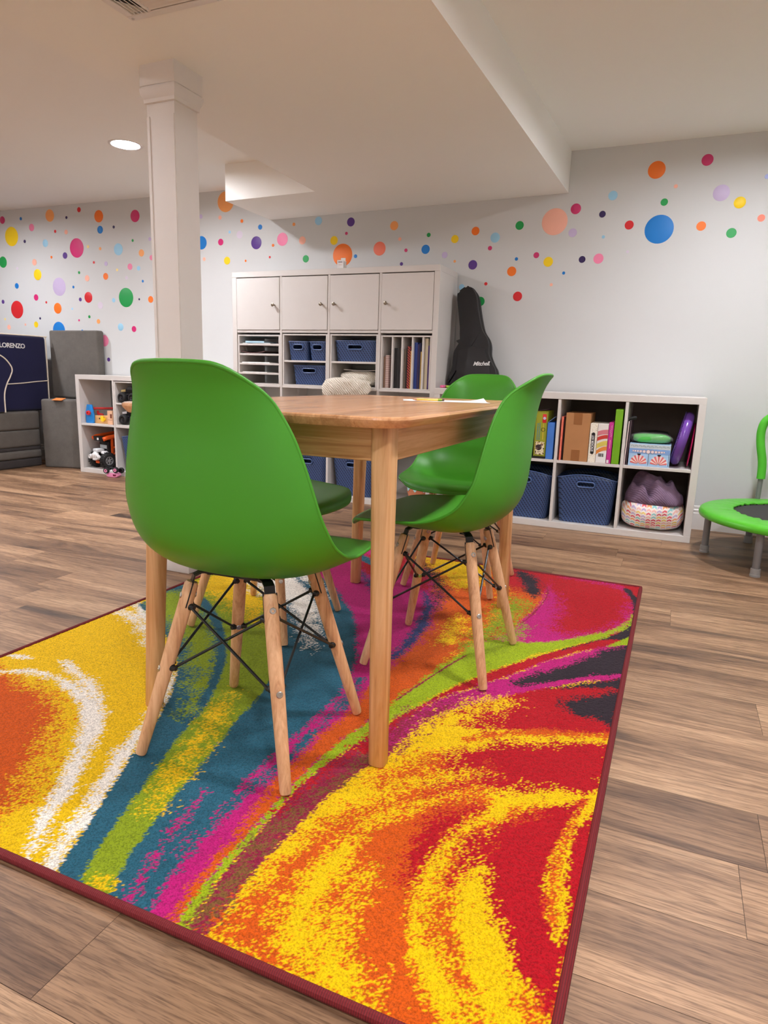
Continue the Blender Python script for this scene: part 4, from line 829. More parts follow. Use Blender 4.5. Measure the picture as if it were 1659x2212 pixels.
# ---------------------------------------------------------------- baskets
def basket_mat():
    t=NT('blue_woven_plastic'); c=t.add('ShaderNodeTexCoord'); sp=t.add('ShaderNodeSeparateXYZ'); t.l(c.outputs['Object'],sp.inputs[0])
    u=t.math('ADD',sp.outputs[0],sp.outputs[1])
    U=t.math('MULTIPLY',u,1/.0185); V=t.math('MULTIPLY',sp.outputs[2],1/.0115)
    row=t.math('FLOOR',V); fv=t.math('FRACT',V)
    sh=t.math('MULTIPLY',t.math('MODULO',row,2.0),.5)
    fu=t.math('FRACT',t.math('ADD',t.math('ADD',U,sh),t.math('MULTIPLY',fv,.5)))
    tri=t.math('ABSOLUTE',t.math('SUBTRACT',fu,.5))        # 0 centre .5 edge
    hole=t.math('LESS_THAN',t.math('ADD',tri,t.math('MULTIPLY',t.math('ABSOLUTE',t.math('SUBTRACT',fv,.45)),.42)),.225)
    ridge=t.math('SUBTRACT',1.0,t.math('MULTIPLY',hole,.85))
    col=t.mix(hole,lin((60,84,130)),lin((18,26,50)))
    t.bump(ridge,.7,.003); return t.fin(col,.38,.5)
BASK=basket_mat(); BRIM=plain('blue_plastic_rim',(78,102,150),.36)
def bask_section(hx,hy,z,r,n=9):
    return rrect(-hx,hx,-hy,hy,r,n)
def make_basket(name,label,x,y,z,wt,dt,wb,db,h,arch=0.0,hole_w=.09,hole_h=.026,hole_z=None,group=None):
    """x,y: centre of the base; front wall toward -y; a real hand hole in the front and back"""
    t=thing(name,label,'basket',(x,y,z),group=group)
    NZ=16; rings=[]
    hole_z=hole_z if hole_z is not None else h*.76
    # perimeter param: dense straight sides so the hole can be cut from the front
    def section(f):
        hx=(wb+(wt-wb)*f)/2; hy=(db+(dt-db)*f)/2; r=min(hx,hy)*.28
        P=[]
        nn=24
        for k in range(nn): P.append((-hx+r+(2*hx-2*r)*k/nn,-hy))
        for k in range(7): a=-PI/2+PI/2*k/7; P.append((hx-r+r*math.cos(a),-hy+r+r*math.sin(a)))
        for k in range(8): P.append((hx,-hy+r+(2*hy-2*r)*k/8))
        for k in range(7): a=PI/2*k/7; P.append((hx-r+r*math.cos(a),hy-r+r*math.sin(a)))
        for k in range(nn): P.append((hx-r-(2*hx-2*r)*k/nn,hy))
        for k in range(7): a=PI/2+PI/2*k/7; P.append((-hx+r+r*math.cos(a),hy-r+r*math.sin(a)))
        for k in range(8): P.append((-hx,hy-r-(2*hy-2*r)*k/8))
        for k in range(7): a=PI+PI/2*k/7; P.append((-hx+r+r*math.cos(a),-hy+r+r*math.sin(a)))
        return P,hx,hy,r
    bm=bmesh.new(); rows=[]
    zs=[0,.02]+[.02+(1-.02)*k/NZ for k in range(1,NZ+1)]
    for f in zs:
        P,hx,hy,r=section(f); row=[]
        for (px,py) in P:
            zz=h*f
            if arch: 
                e=1-min(1,abs(px)/hx)**2
                zz*=1+arch/h*(e if abs(py)>hy-r*1.0 else 0)*f**3
            row.append(bm.verts.new((px,py,zz)))
        rows.append(row)
    n=len(rows[0])
    for a,c in zip(rows,rows[1:]):
        for k in range(n):
            q=[a[k],a[(k+1)%n],c[(k+1)%n],c[k]]; ctr=sum((v.co for v in q),Vector())/4
            P_hy=db/2+(dt-db)/2*ctr.z/h
            if abs(abs(ctr.y)-P_hy)<.004 and (abs(ctr.x)<hole_w/2) and abs(ctr.z-hole_z)<hole_h/2: continue
            bm.faces.new(q)
    bm.faces.new(list(reversed(rows[0])))
    rimpath=[v.co.copy() for v in rows[-1]]
    o=obj('basket_body',bm,BASK,t,ang=60); md=o.modifiers.new('wall','SOLIDIFY'); md.thickness=.003; md.offset=-1
    obj('rim',MB().tube(rimpath,.0032,6,closed=True),BRIM,t,ang=60)
    for sg in (-1,1):
        P=[]
        hw,hh=hole_w/2+.004,hole_h/2+.003
        for k in range(28):
            a=2*PI*k/28; ca,sa=math.cos(a),math.sin(a)
            px=math.copysign(hw-hh,ca)+hh*ca if abs(ca)>1e-6 else 0; pz=hole_z+hh*sa
            hy=(db+(dt-db)*pz/h)/2+.0015
            P.append((px,sg*hy,pz))
        obj('handle',MB().tube(P,.0042,6,closed=True),BRIM,t,ang=60)
    return t
GB='blue woven plastic baskets'
def low_y(d): return LOWY+.02+d/2
make_basket('storage_basket','blue woven basket under the cardboard box, middle cube of the low shelf',LOWX+cx(2)+CC/2-.001,low_y(.30),OB,.322,.30,.275,.25,.250,arch=.026,hole_w=.088,hole_h=.024,hole_z=.222,group=GB)
make_basket('storage_basket','blue woven basket in low shelf, half hidden behind the side-on chair',LOWX+cx(1)+CC/2,low_y(.30),OB,.322,.30,.275,.25,.250,arch=.026,hole_w=.088,hole_h=.024,hole_z=.222,group=GB)
make_basket('storage_basket','blue woven basket at the bottom of tall shelf, beside the table leg',cx(2)+CC/2,.02+.15,OB,.312,.28,.262,.24,.242,arch=.022,hole_w=.088,hole_h=.024,hole_z=.205,group=GB)
make_basket('storage_basket','blue woven basket at the bottom of tall shelf, above the hidden seat',cx(1)+CC/2,.02+.15,OB,.312,.28,.262,.24,.242,arch=.022,hole_w=.088,hole_h=.024,hole_z=.205,group=GB)
make_basket('storage_basket','blue woven basket in the toy shelf, cut off by a green chair back',LFX+cx(1)+CC/2+.005,LFY+.02+.14,OB,.31,.28,.255,.235,.258,arch=.02,hole_w=.088,hole_h=.024,hole_z=.215,group=GB)
bz=Z2+.149+.0125
make_basket('small_basket','small blue woven basket with pink things inside, by the paper trays',cx(1)+.108,.02+.12,bz,.150,.24,.130,.21,.118,hole_w=.068,hole_h=.026,hole_z=.084,group=GB)
make_basket('small_basket','small blue woven basket squeezed against the divider, above a wider basket',cx(1)+.252,.02+.12,bz,.122,.24,.104,.21,.118,hole_w=.064,hole_h=.026,hole_z=.084,group=GB)
make_basket('wide_basket','wide blue woven basket standing beneath two small ones in tall shelf',cx(1)+.187,.02+.13,Z2+.007,.256,.24,.236,.21,.122,hole_w=.092,hole_h=.022,hole_z=.090,group=GB)
make_basket('wide_basket','wide blue woven basket on the board above the cream blanket',cx(2)+CC/2-.001,.02+.13,bz,.296,.25,.272,.22,.126,hole_w=.096,hole_h=.023,hole_z=.088,group=GB)
# ================================================================ low shelf contents
Z1=cx(1)+.0008   # top of the lower board (first row floor) for two-row units
def slim(name,label,cat,x0,x1,y0,y1,z0,z1,mat,lean=0,group=None,bev=.0008,cover=None):
    M=T_(x0,0,z0)@RY(lean)@T_(-x0,0,-z0) if lean else None
    o=obj(name,MB().box(x0,x1,y0,y1,z0,z1,M=M,bev=bev,seg=1),mat,loc=((x0+x1)/2,y0,z0),ang=30); return tag(o,label,cat,group)
def boxthing(name,label,cat,x0,x1,y0,y1,z0,z1,mat,body='box_body',bev=.001):
    t=thing(name,label,cat,((x0+x1)/2,y0,z0),world=True)
    obj(body,MB().box(x0,x1,y0,y1,z0,z1,bev=bev,seg=1),mat,t,ang=30); return t
yf=LOWY+.012
PURP=plain('purple_card',(96,66,150),.5); REDC=plain('red_card',(206,30,40),.5); CREAM=plain('cream_card',(236,226,200),.7)
# black game box with a red oval (middle of second column, half hidden by the chair)
x0=LOWX+cx(1)
t=boxthing('game_box','black game box with a red oval badge, beside the olive puzzle box','box',2.022,2.070,yf,.16,Z1,Z1+.232,BLACKP)
M=T_(2.046,yf,Z1+.165)@RX(PI/2)
obj('oval_badge_rim',MB().lathe([(.0215,0),(.0215,.0009)],28,M=M@Matrix.Diagonal((1,2.0,1,1))),CREAM,t)
obj('oval_badge',MB().lathe([(.0185,0),(.0185,.0013)],28,M=M@Matrix.Diagonal((1,2.0,1,1))),REDC,t)
def speck_mat(name,bg,cols,scale,thr=.28):
    if name in MATS: return MATS[name]
    t=NT(name); v=t.coord(); vo=t.add('ShaderNodeTexVoronoi'); vo.inputs['Scale'].default_value=scale; t.l(v,vo.inputs['Vector'])
    dot=t.math('LESS_THAN',vo.outputs['Distance'],thr); sp=t.add('ShaderNodeSeparateXYZ'); t.l(vo.outputs['Color'],sp.inputs[0])
    pal=t.ramp(sp.outputs[0],[((k+.5)/len(cols),lin(c)) for k,c in enumerate(cols)])
    MATS[name]=t.fin(t.mix(dot,lin(bg),pal),.55); return MATS[name]
SPECK=speck_mat('speckled_print',(240,226,216),[(210,70,90),(40,30,40),(230,150,60),(90,70,140)],120)
obj('printed_label',MB().box(2.024,2.062,yf-.0009,yf,Z1+.04,Z1+.112),SPECK,t)
# olive puzzle box
OLIVE=plain('olive_card',(152,156,34),.5)
px0,px1=2.078,2.144; pz0,pz1=Z1+.012,Z1+.262
slim('black_tray_box','thin black box lying under the olive puzzle box','box',2.074,2.146,yf-.004,.15,Z1,Z1+.0118,BLACKP)
t=boxthing('puzzle_box','olive green puzzle box with a red badge, beside the plain blue box','box',px0,px1,yf,.14,pz0,pz1,OLIVE)
fr=MB()
for a,c,d,e in ((px0+.003,px1-.003,pz0+.003,pz0+.0042),(px0+.003,px1-.003,pz1-.0042,pz1-.003),(px0+.003,px0+.0042,pz0+.003,pz1-.003),(px1-.0042,px1-.003,pz0+.003,pz1-.003)): fr.box(a,c,yf-.0006,yf,d,e)
obj('border_line',fr,plain('dark_olive',(84,88,20),.5),t)
obj('red_badge',MB().box(px0+.039,px0+.060,yf-.0009,yf,pz1-.062,pz1-.014,bev=.0003),REDC,t)
obj('badge_print',MB().lathe([(.008,0),(.008,.0005)],16,M=T_(px0+.0495,yf-.0009,pz1-.037)@RX(PI/2)),plain('pale_blue_print',(190,190,220),.5),t)
TEAL=plain('teal_print',(60,140,150),.5)
b=MB(); rr=random.Random(3)
for col in (0,1):
    z=pz0+.092
    while z<pz0+.186:
        h=rr.uniform(.005,.010); x=px0+.012+col*.011
        b.box(x,x+.007,yf-.0007,yf,z,z+h*.55); z+=h
obj('small_print',b,TEAL,t,smooth=False)
obj('ring_print',MB().tube([(px0+.046+.010*math.cos(2*PI*k/24),yf-.0004,pz0+.150+.010*math.sin(2*PI*k/24)) for k in range(24)],.0013,5,closed=True),BLACKP,t)
obj('stem_print',MB().box(px0+.0445,px0+.0475,yf-.0006,yf,pz0+.095,pz0+.185),plain('gold_print',(226,186,60),.5),t)
obj('picture_panel',MB().box(px0+.008,px1-.008,yf-.0007,yf,pz0+.010,pz0+.082),speck_mat('picture_print',(226,216,180),[(60,40,36),(110,60,50),(40,34,40),(180,150,90)],90,.42),t)
obj('picture_spot',MB().lathe([(.017,0),(.017,.0005)],20,M=T_(px0+.028,yf-.0007,pz0+.050)@RX(PI/2)),speck_mat('dark_picture_print',(48,34,36),[(120,70,60),(180,150,120),(60,40,60)],110,.3),t)
# loop of dark headband on top of the puzzle box
b=MB(); b.tube([(2.112+.028*math.cos(a),yf+.05+.02*math.sin(a),pz1+.006+.006*math.cos(a)) for a in [2*PI*k/24 for k in range(24)]],.004,6,closed=True)
tag(obj('hair_band',b,plain('dark_plum',(52,30,38),.5),loc=(2.112,yf+.05,pz1)),'dark hair band lying on top of the olive puzzle box','hair band')
t=boxthing('blue_box','plain blue cardboard box with its lid flap standing open','box',2.1475,2.186,yf-.002,.13,Z1,Z1+.204,plain('blue_card',(66,122,206),.5))
b=MB(); P=[Vector((2.149,yf,Z1+.2045)),Vector((2.184,yf,Z1+.2045+.03)),Vector((2.184,yf+.10,Z1+.2045+.03)),Vector((2.149,yf+.10,Z1+.2045))]
b.loft([P,[p+Vector((-.0006,0,.0012)) for p in P]]); obj('lid_flap',b,plain('blue_card_pale',(150,180,220),.5),t)
# third column
t=slim('coral_folder','thin coral folder standing beside the cardboard box','folder',2.222,2.231,yf-.004,.2,Z1,Z1+.240,plain('coral_card',(240,122,100),.5),lean=.0)
slim('dark_book','thin dark book between the coral folder and cardboard box','book',2.2325,2.2415,yf+.02,.2,Z1,Z1+.232,plain('dark_brown_card',(40,24,26),.6))
KRAFT=plain('kraft_cardboard',(176,124,78),.75,var=.04)
t=boxthing('cardboard_box','brown cardboard box with packing tape, standing in low shelf','box',2.244,2.374,yf,.17,Z1,Z1+.262,KRAFT)
TAPE=plain('brown_tape',(148,96,54),.35)
b=MB(); b.box(2.286,2.331,yf-.0006,yf,Z1+.200,Z1+.262); b.box(2.286,2.331,yf-.0006,.06,Z1+.262,Z1+.2626); obj('tape',b,TAPE,t,smooth=False)
obj('tape',MB().box(2.286,2.331,yf-.0006,yf,Z1,Z1+.062),TAPE,t,smooth=False)
t=boxthing('sticker_box','speckled white sticker kit box with black lettered band','box',2.377,2.4155,yf-.002,.12,Z1,Z1+.212,speck_mat('fleck_print',(238,232,216),[(40,60,50),(230,170,80),(200,80,80),(60,60,60)],190,.22),'box_body')
b=MB(); P=[]
for k in range(24):
    a=2*PI*k/24; P.append((2.396+.0095*math.cos(a),Z1+.104+math.copysign(.0495,math.sin(a))+.0095*math.sin(a)))
b.prism(P,yf-.0028,yf-.002); obj('title_band',b,BLACKP,t,smooth=False)
text('lettering','STICKER KIT',.0158,T_(2.3962,yf-.0030,Z1+.104)@RY(-PI/2)@FACE_Y,WHITEP,t,bold=.0004,extrude=.0003)
# rainbow box
t=boxthing('rainbow_box','white box printed with a rainbow and barcode, beside sticker box','box',2.417,2.4715,yf-.001,.12,Z1,Z1+.212,plain('soft_white_card',(228,222,218),.6))
def arc(z,w,r0,mat,nm):
    b=MB(); P=[]; Q=[]
    for k in range(9):
        u=k/8; x=2.418+.0530*u; d=r0*(1-u)**2
        P.append((x,z-d)); Q.append((x,z-d+w))
    b.prism(P+Q[::-1],yf-.0017,yf-.001); obj(nm,b,mat,t,smooth=False)
arc(Z1+.158,.024,.012,plain('rose_print',(206,120,130),.5),'rainbow_stripe')
arc(Z1+.134,.020,.016,plain('brick_print',(196,54,44),.5),'rainbow_stripe')
arc(Z1+.096,.026,.020,plain('mustard_print',(214,196,90),.5),'rainbow_stripe')
arc(Z1+.070,.022,.026,plain('amber_print',(222,134,56),.5),'rainbow_stripe')
obj('barcode_panel',MB().box(2.420,2.470,yf-.0016,yf-.001,Z1+.006,Z1+.058),WHITEP,t)
b=MB(); rr=random.Random(5); x=2.430
while x<2.458:
    w=rr.choice((.0006,.0012,.0018)); b.box(x,x+w,yf-.0022,yf-.0016,Z1+.034,Z1+.052); x+=w+rr.choice((.0008,.0014))
obj('barcode',b,BLACKP,t,smooth=False)
# magenta book with a script title
MAG=plain('magenta_cover',(196,46,140),.45)
t=boxthing('magenta_book','magenta book with pale script on spine, beside lime green box','book',2.4735,2.4965,yf-.003,.14,Z1,Z1+.222,MAG,'cover')
P=[]
for k in range(60):
    u=k/59; P.append((2.486+.0042*math.sin(u*40)*(1-.3*u)+.002*math.sin(u*9),yf-.0032,Z1+.205-.062*u))
obj('script_title',MB().tube(P,.0007,4),plain('pale_pink_print',(240,190,220),.5),t)
obj('spine_text',MB().box(2.4835,2.4875,yf-.0036,yf-.003,Z1+.082,Z1+.128),PINKP,t)
obj('spine_label',MB().box(2.4755,2.4870,yf-.0036,yf-.003,Z1+.003,Z1+.020),WHITEP,t)
slim('lime_box','tall lime green box at the end of the book row','box',2.5005,2.5385,yf-.006,.16,Z1,Z1+.292,GREENP,bev=.002)
# fourth column
slim('magazine','pale magazine standing against the divider, beside the seaside box','magazine',2.5640,2.5700,yf,.18,Z1,Z1+.232,plain('magazine_pages',(214,196,196),.6),lean=.02,group='magazines in the low shelf')
slim('magazine','dark striped magazine standing behind the pale magazine','magazine',2.5748,2.5792,yf+.004,.18,Z1,Z1+.236,plain('magazine_dark',(96,74,84),.6),lean=.02,group='magazines in the low shelf')
b=MB(); b.tube([(2.566,yf+.01,Z1+.244),(2.590,yf+.012,Z1+.252),(2.603,yf+.02,Z1+.252)],[.006,.009,.0085],12)
tag(obj('black_marker',b,BLACKP,loc=(2.58,yf,Z1+.244)),'short black marker resting on top of the standing magazines','marker')
# seaside drawer box
sx0,sx1=2.5865,2.7900; sz=Z1; sh=.118
SKY=plain('sky_blue_card',(176,208,240),.5,var=.08); 
t=thing('seaside_box','pale blue box with two shell drawers and a row of pearls','box',(2.69,yf,sz),world=True)
b=MB(); b.box(sx0,sx1,yf,.12,sz,sz+.004); b.box(sx0,sx1,yf,.12,sz+.066,sz+sh); b.box(sx0,sx0+.004,yf,.12,sz+.004,sz+.066); b.box(sx1-.004,sx1,yf,.12,sz+.004,sz+.066); b.box((sx0+sx1)/2-.002,(sx0+sx1)/2+.002,yf,.12,sz+.004,sz+.066); b.box(sx0,sx1,.112,.12,sz+.004,sz+.066)
obj('box_body',b,SKY,t,smooth=False)
obj('wave_strip',MB().box(sx0+.001,sx1-.001,yf-.0006,yf,sz+.093,sz+sh-.002),plain('wave_grey',(196,206,214),.5),t)
b=MB()
for k in range(10):
    c=sx0+.014+k*.0195; b.tube([(c+.007*math.cos(a),yf-.0008,sz+.103+.006*math.sin(a)) for a in [PI*q/8 for q in range(-1,9)]],.0012,5)
obj('wave_print',b,plain('wave_green',(150,172,172),.5),t)
obj('pearl_strip',MB().box(sx0+.001,sx1-.001,yf-.0006,yf,sz+.0665,sz+.0925),plain('mid_blue_card',(128,166,220),.5),t)
b=MB(); b2=MB(); xs=sx0+.016
for r in (.0045,.0055,.0062,.0075,.0085,.0110,.0090,.0078,.0066,.0058,.0046):
    xs+=r; M=T_(xs,yf-.0006,sz+.080-.002*math.sin((xs-sx0)/(sx1-sx0)*PI))@RX(PI/2)
    b.lathe([(r,0),(r,.0005)],16,M=M); b2.lathe([(r*.86,.0004),(r*.86,.0009)],16,M=M); xs+=r+.0008
obj('pearl_outline',b,plain('pearl_brown',(110,84,96),.5),t); obj('pearl_print',b2,plain('pearl_pink',(234,214,216),.5),t)
for s in (0,1):
    a=sx0+.0045+s*.0998; c=a+.0930; mid=(a+c)/2
    d=obj('drawer',MB().box(a,c,yf-.0005,.11,sz+.0045,sz+.0655),plain('drawer_blue',(168,206,242),.5,var=.1),t,smooth=False)
    rays=MB(); rp=MB()
    for k in range(13):
        an=math.radians(14+152*k/12); L=.038+.010*math.sin(an); wdt=.0046
        dx,dz=math.cos(an),math.sin(an); nx,nz=-dz,dx
        o0=(mid+dx*.006,sz+.010+dz*.006); o1=(mid+dx*L,sz+.010+dz*L)
        P=[(o0[0]+nx*.001,o0[1]+nz*.001),(o0[0]-nx*.001,o0[1]-nz*.001),(o1[0]-nx*wdt,o1[1]-nz*wdt),(o1[0]+dx*.003,o1[1]+dz*.003),(o1[0]+nx*wdt,o1[1]+nz*wdt)]
        (rays if k%2==0 else rp).prism(P,yf-.0012,yf-.0005)
    obj('shell_print',rays,plain('shell_red',(226,110,110),.5),d,smooth=False); obj('shell_rib',rp,plain('shell_cream',(246,220,214),.5),d,smooth=False)
    obj('finger_notch',MB().prism([(mid+.009*math.cos(q),sz+.0655+.009*math.sin(q)) for q in [PI+PI*k/10 for k in range(11)]],yf-.0018,yf-.0012),BLACKP,d,smooth=False)
# green bag of slime / foam in clear wrap
def puffy(b,c,hx,hy,hz,seed=0,n=26,mm=14,lump=.12,pw=3.2):
    rr=random.Random(seed); ph=[rr.uniform(0,6.3) for _ in range(6)]
    rings=[]
    for i in range(1,mm):
        th=PI*i/mm; ring=[]
        for k in range(n):
            a=2*PI*k/n; ca,sa=math.cos(a),math.sin(a)
            rr_=(abs(ca)**pw+abs(sa)**pw)**(-1/pw)
            l=1+lump*(math.sin(3*a+ph[0])*math.sin(2*th+ph[1])+.6*math.sin(7*a+ph[2])*math.sin(5*th+ph[3]))
            st=math.sin(th)**.6
            ring.append(Vector((c[0]+hx*rr_*ca*st*l,c[1]+hy*rr_*sa*st*l,c[2]+hz*math.copysign(abs(math.cos(th))**.8,math.cos(th))*(1+.3*lump*math.sin(4*a+ph[4])))))
        rings.append(ring)
    b.loft(rings); return b
t=thing('wrapped_pouch','green pouch in clear crinkled wrap on top of the seaside box','pouch',(2.683,.03,sz+sh),world=True)
GP=NT('green_pouch'); GP=GP.fin(lin((78,186,78)),.22,.6)
b=MB(); puffy(b,(2.688,.03,sz+sh+.0272),.095,.058,.0255,3,lump=.07,pw=4); obj('pouch_body',b,GP,t,ang=60)
CL=NT('clear_wrap'); CL.b.inputs['Alpha'].default_value=.16; CL.bump(CL.noise(CL.coord(),60,4,.7,1.5),1.0,.01); CL=CL.fin((.95,.97,.95,1),.12)
b=MB(); puffy(b,(2.688,.03,sz+sh+.0292),.100,.062,.0278,5,lump=.10,pw=4); obj('clear_wrap',b,CL,t,ang=60)
# black case behind
b=MB(); b.prism([(2.60,Z1),(2.785,Z1),(2.79,Z1+.13),(2.765,Z1+.168),(2.70,Z1+.176),(2.62,Z1+.165),(2.595,Z1+.13)],.135,.25,bev=.012,seg=3)
tag(obj('black_case',b,plain('black_fabric_case',(22,20,22),.7),loc=(2.71,.14,Z1)),'black soft case at the back of the cube, behind the green pouch','case')
# purple ring toy leaning, pink disc
t=thing('purple_spiral_toy','glossy purple hoop-shaped toy leaning in the corner cube','toy',(2.842,yf,Z1),world=True)
PUR=plain('purple_gloss_plastic',(112,70,164),.22,var=.04)
lean=.20; M=T_(2.838,yf+.118,Z1+.150)@RY(lean)@RY(PI/2)
b=MB(); b.tube([(.118*math.cos(a),.118*math.sin(a),0) for a in [2*PI*k/64 for k in range(64)]],.0260,16,closed=True); bmesh.ops.transform(b.bm,matrix=M,verts=b.bm.verts)
obj('hoop',b,PUR,t,ang=60)
b=MB()
for k in range(90):
    a=2*PI*k/90; c=Vector((.138*math.cos(a),.138*math.sin(a),-.021)); 
    b.sphere(c,.0032,u=6,v=4)
bmesh.ops.transform(b.bm,matrix=M,verts=b.bm.verts); obj('toothed_rim',b,plain('deep_purple_plastic',(70,44,110),.35),t)
b=MB(); b.lathe([(.095,-.024),(.097,-.016),(.0005,-.016)],40,M=M); obj('back_plate',b,plain('deep_purple_plastic',(70,44,110),.35),t)
t=thing('pink_disc','flat hot pink plastic sled-like disc behind the purple hoop','toy',(2.885,yf,Z1),world=True)
b=MB(); M2=T_(2.8855,yf+.120,Z1+.119)@RY(.075)@RY(PI/2)
b.lathe([(.0005,-.004),(.105,-.004),(.116,-.0015),(.1175,.001),(.112,.003),(.0005,.003)],40,M=M2); obj('disc',b,plain('hot_pink_plastic',(232,44,116),.35),t)
# lower right cube: pouf + lavender blanket
t=NT('chevron_print'); c=t.add('ShaderNodeTexCoord'); sp=t.add('ShaderNodeSeparateXYZ'); t.l(c.outputs['Object'],sp.inputs[0])
U=t.math('MULTIPLY',sp.outputs[0],1/.026); V=t.math('MULTIPLY',t.math('ADD',sp.outputs[2],t.math('MULTIPLY',sp.outputs[1],-.35)),1/.0165)
cu=t.math('FLOOR',U); fu=t.math('ABSOLUTE',t.math('SUBTRACT',t.math('FRACT',U),.5))
VV=t.math('ADD',V,t.math('MULTIPLY',fu,.9)); rv=t.math('FLOOR',VV); fv=t.math('FRACT',VV)
wn=t.add('ShaderNodeTexWhiteNoise',noise_dimensions='2D'); cb=t.add('ShaderNodeCombineXYZ'); t.l(cu,cb.inputs[0]); t.l(rv,cb.inputs[1]); t.l(cb.outputs[0],wn.inputs['Vector'])
cols=[(226,110,120),(240,170,120),(150,206,206),(236,206,120),(214,96,110),(196,180,214),(238,190,180)]
pal=t.ramp(wn.outputs['Value'],[((k)/len(cols),lin(cc)) for k,cc in enumerate(cols)]); 
for n_ in t.n:
    if n_.type=='VALTORGB': n_.color_ramp.interpolation='CONSTANT'
m_=t.math('MULTIPLY',t.math('LESS_THAN',t.math('ABSOLUTE',t.math('SUBTRACT',fv,.5)),.27),t.math('LESS_THAN',fu,.44))
t.bump(t.noise(t.coord(),34,3),.35,.006); CHEV=t.fin(t.mix(m_,lin((240,232,226)),pal),.9,.2)
bx0=LOWX+cx(3)
b=MB(); puffy(b,(bx0+.168,.085,OC+.0855),.164,.150,.0845,9,n=44,mm=22,lump=.045,pw=2.6)
tag(obj('floor_pouf',b,CHEV,loc=(bx0+.168,.085,OC),ang=70),'round pouf with pastel arrow print squeezed into the bottom cube','pouf')
LAV=NT('lavender_knit'); vv=LAV.coord(); wv=LAV.add('ShaderNodeTexWave',bands_direction='DIAGONAL'); wv.inputs['Scale'].default_value=42; wv.inputs['Distortion'].default_value=3; wv.inputs['Detail'].default_value=2; LAV.l(vv,wv.inputs[0])
LAV.bump(wv.outputs['Fac'],.5,.003); LAV=LAV.fin(LAV.ramp(LAV.noise(vv,14,3),[(.3,lin((112,92,116))),(.7,lin((146,122,148)))]),.95,.1)
def heap(c,hx,hy,hz,seed,n=90):
    rr=random.Random(seed); k=[(rr.uniform(2,6),rr.uniform(2,6),rr.uniform(0,6.3)) for _ in range(5)]
    P=[]
    for i in range(n):
        row=[]
        for j in range(n):
            u,v=2*i/(n-1)-1,2*j/(n-1)-1
            uu=u*math.sqrt(1-v*v/2); vv_=v*math.sqrt(1-u*u/2); r=math.hypot(uu,vv_)
            w=[math.sin(a*uu+b_*vv_+p) for a,b_,p in k]
            f1=.5+.5*math.cos(5.6*uu+3.2*vv_+1.5*w[0]+.6*w[1]); f2=.5+.5*math.cos(8.6*uu-6.0*vv_+1.6*w[2])
            z=(max(0,1-r**6)**.5)*(.40+.42*f1+.20*f2+.12*w[3]-.10*uu*uu)
            row.append(Vector((c[0]+hx*uu*(1+.05*w[1]),c[1]+hy*vv_*(1+.05*w[4])-.02*f1*(1-r),c[2]+z*hz)))
        P.append(row)
    b=MB(); b.grid(P); return b
b=heap((bx0+.172,.075,OC+.146),.156,.130,.150,4)
o=obj('knit_blanket',b,LAV,loc=(bx0+.17,.07,OC+.17),ang=80); tag(o,'crumpled lavender knitted blanket heaped on the arrow print pouf','blanket')
md=o.modifiers.new('thick','SOLIDIFY'); md.thickness=.006
# ---------------------------------------------------------------- on the low shelf's top
LT=.7568
t_=MB(); t_.box(1.482,1.502,.02,.10,LT,LT+.016,M=T_(1.49,.06,0)@RZ(-.12)@T_(-1.49,-.06,0),bev=.006,seg=3)
tag(obj('pink_eraser_case',t_,plain('pink_chalk',(236,110,160),.5),loc=(1.49,.06,LT)),'small pink pencil case on the low shelf beside the tall shelf','pencil case')
t_=MB(); t_.box(1.508,1.526,.05,.13,LT,LT+.015,M=T_(1.516,.09,0)@RZ(-.12)@T_(-1.516,-.09,0),bev=.006,seg=3)
tag(obj('green_eraser_case',t_,plain('green_chalk',(150,196,60),.5),loc=(1.516,.09,LT)),'small lime green pencil case beside the pink one on low shelf','pencil case')
# guitar in gig bag
t=thing('guitar_bag','black padded guitar bag with white script, standing on the low shelf','guitar bag',(1.64,.2,LT),world=True)
GO=[(1.478,.760),(1.474,.80),(1.498,.862),(1.500,.905),(1.503,.962),(1.520,1.000),(1.534,1.030),(1.531,1.075),(1.527,1.12),(1.510,1.21),(1.496,1.29),(1.499,1.322),(1.512,1.334),(1.527,1.345),(1.548,1.357),(1.573,1.354),(1.597,1.330),(1.615,1.295),(1.628,1.235),(1.643,1.175),(1.667,1.100),(1.702,1.050),(1.716,1.008),(1.721,.955),(1.746,.902),(1.770,.862),(1.779,.800),(1.764,.762)]
outl=[(max(p.x,1.474),p.y) for p in catmull([(a,c,0) for a,c in GO],4)]
bag=plain('black_nylon',(23,22,25),.55,var=.25,bump=.3,bscale=160)
b=MB(); b.prism(outl,-.100,0,bev=.020,seg=4)
Mg=T_(0,.300,LT)@RX(-.085)@T_(0,0,-LT)
Mg=T_(0,.262,LT)@RX(-.110)@T_(0,0,-LT)
bmesh.ops.transform(b.bm,matrix=Mg,verts=b.bm.verts); obj('bag_body',b,bag,t,ang=40)
P=[Mg@Vector((x,-.05,z)) for x,z in outl]
obj('zip_line',MB().tube(P,.0035,6,closed=True),plain('black_zip',(12,12,14),.4),t)
obj('pocket',MB().prism([(1.535,.80),(1.745,.80),(1.735,.89),(1.695,.985),(1.60,1.0),(1.535,.97),(1.525,.88)],-.104,-.098,M=Mg,bev=.002),plain('black_nylon_pocket',(30,29,32),.5),t)
text('lettering','Mitchell.',.034,Mg@T_(1.685,-.1052,.895)@RY(-.04)@FACE_Y,WHITEP,t,shear=.35,bold=.0005,spacing=.92)
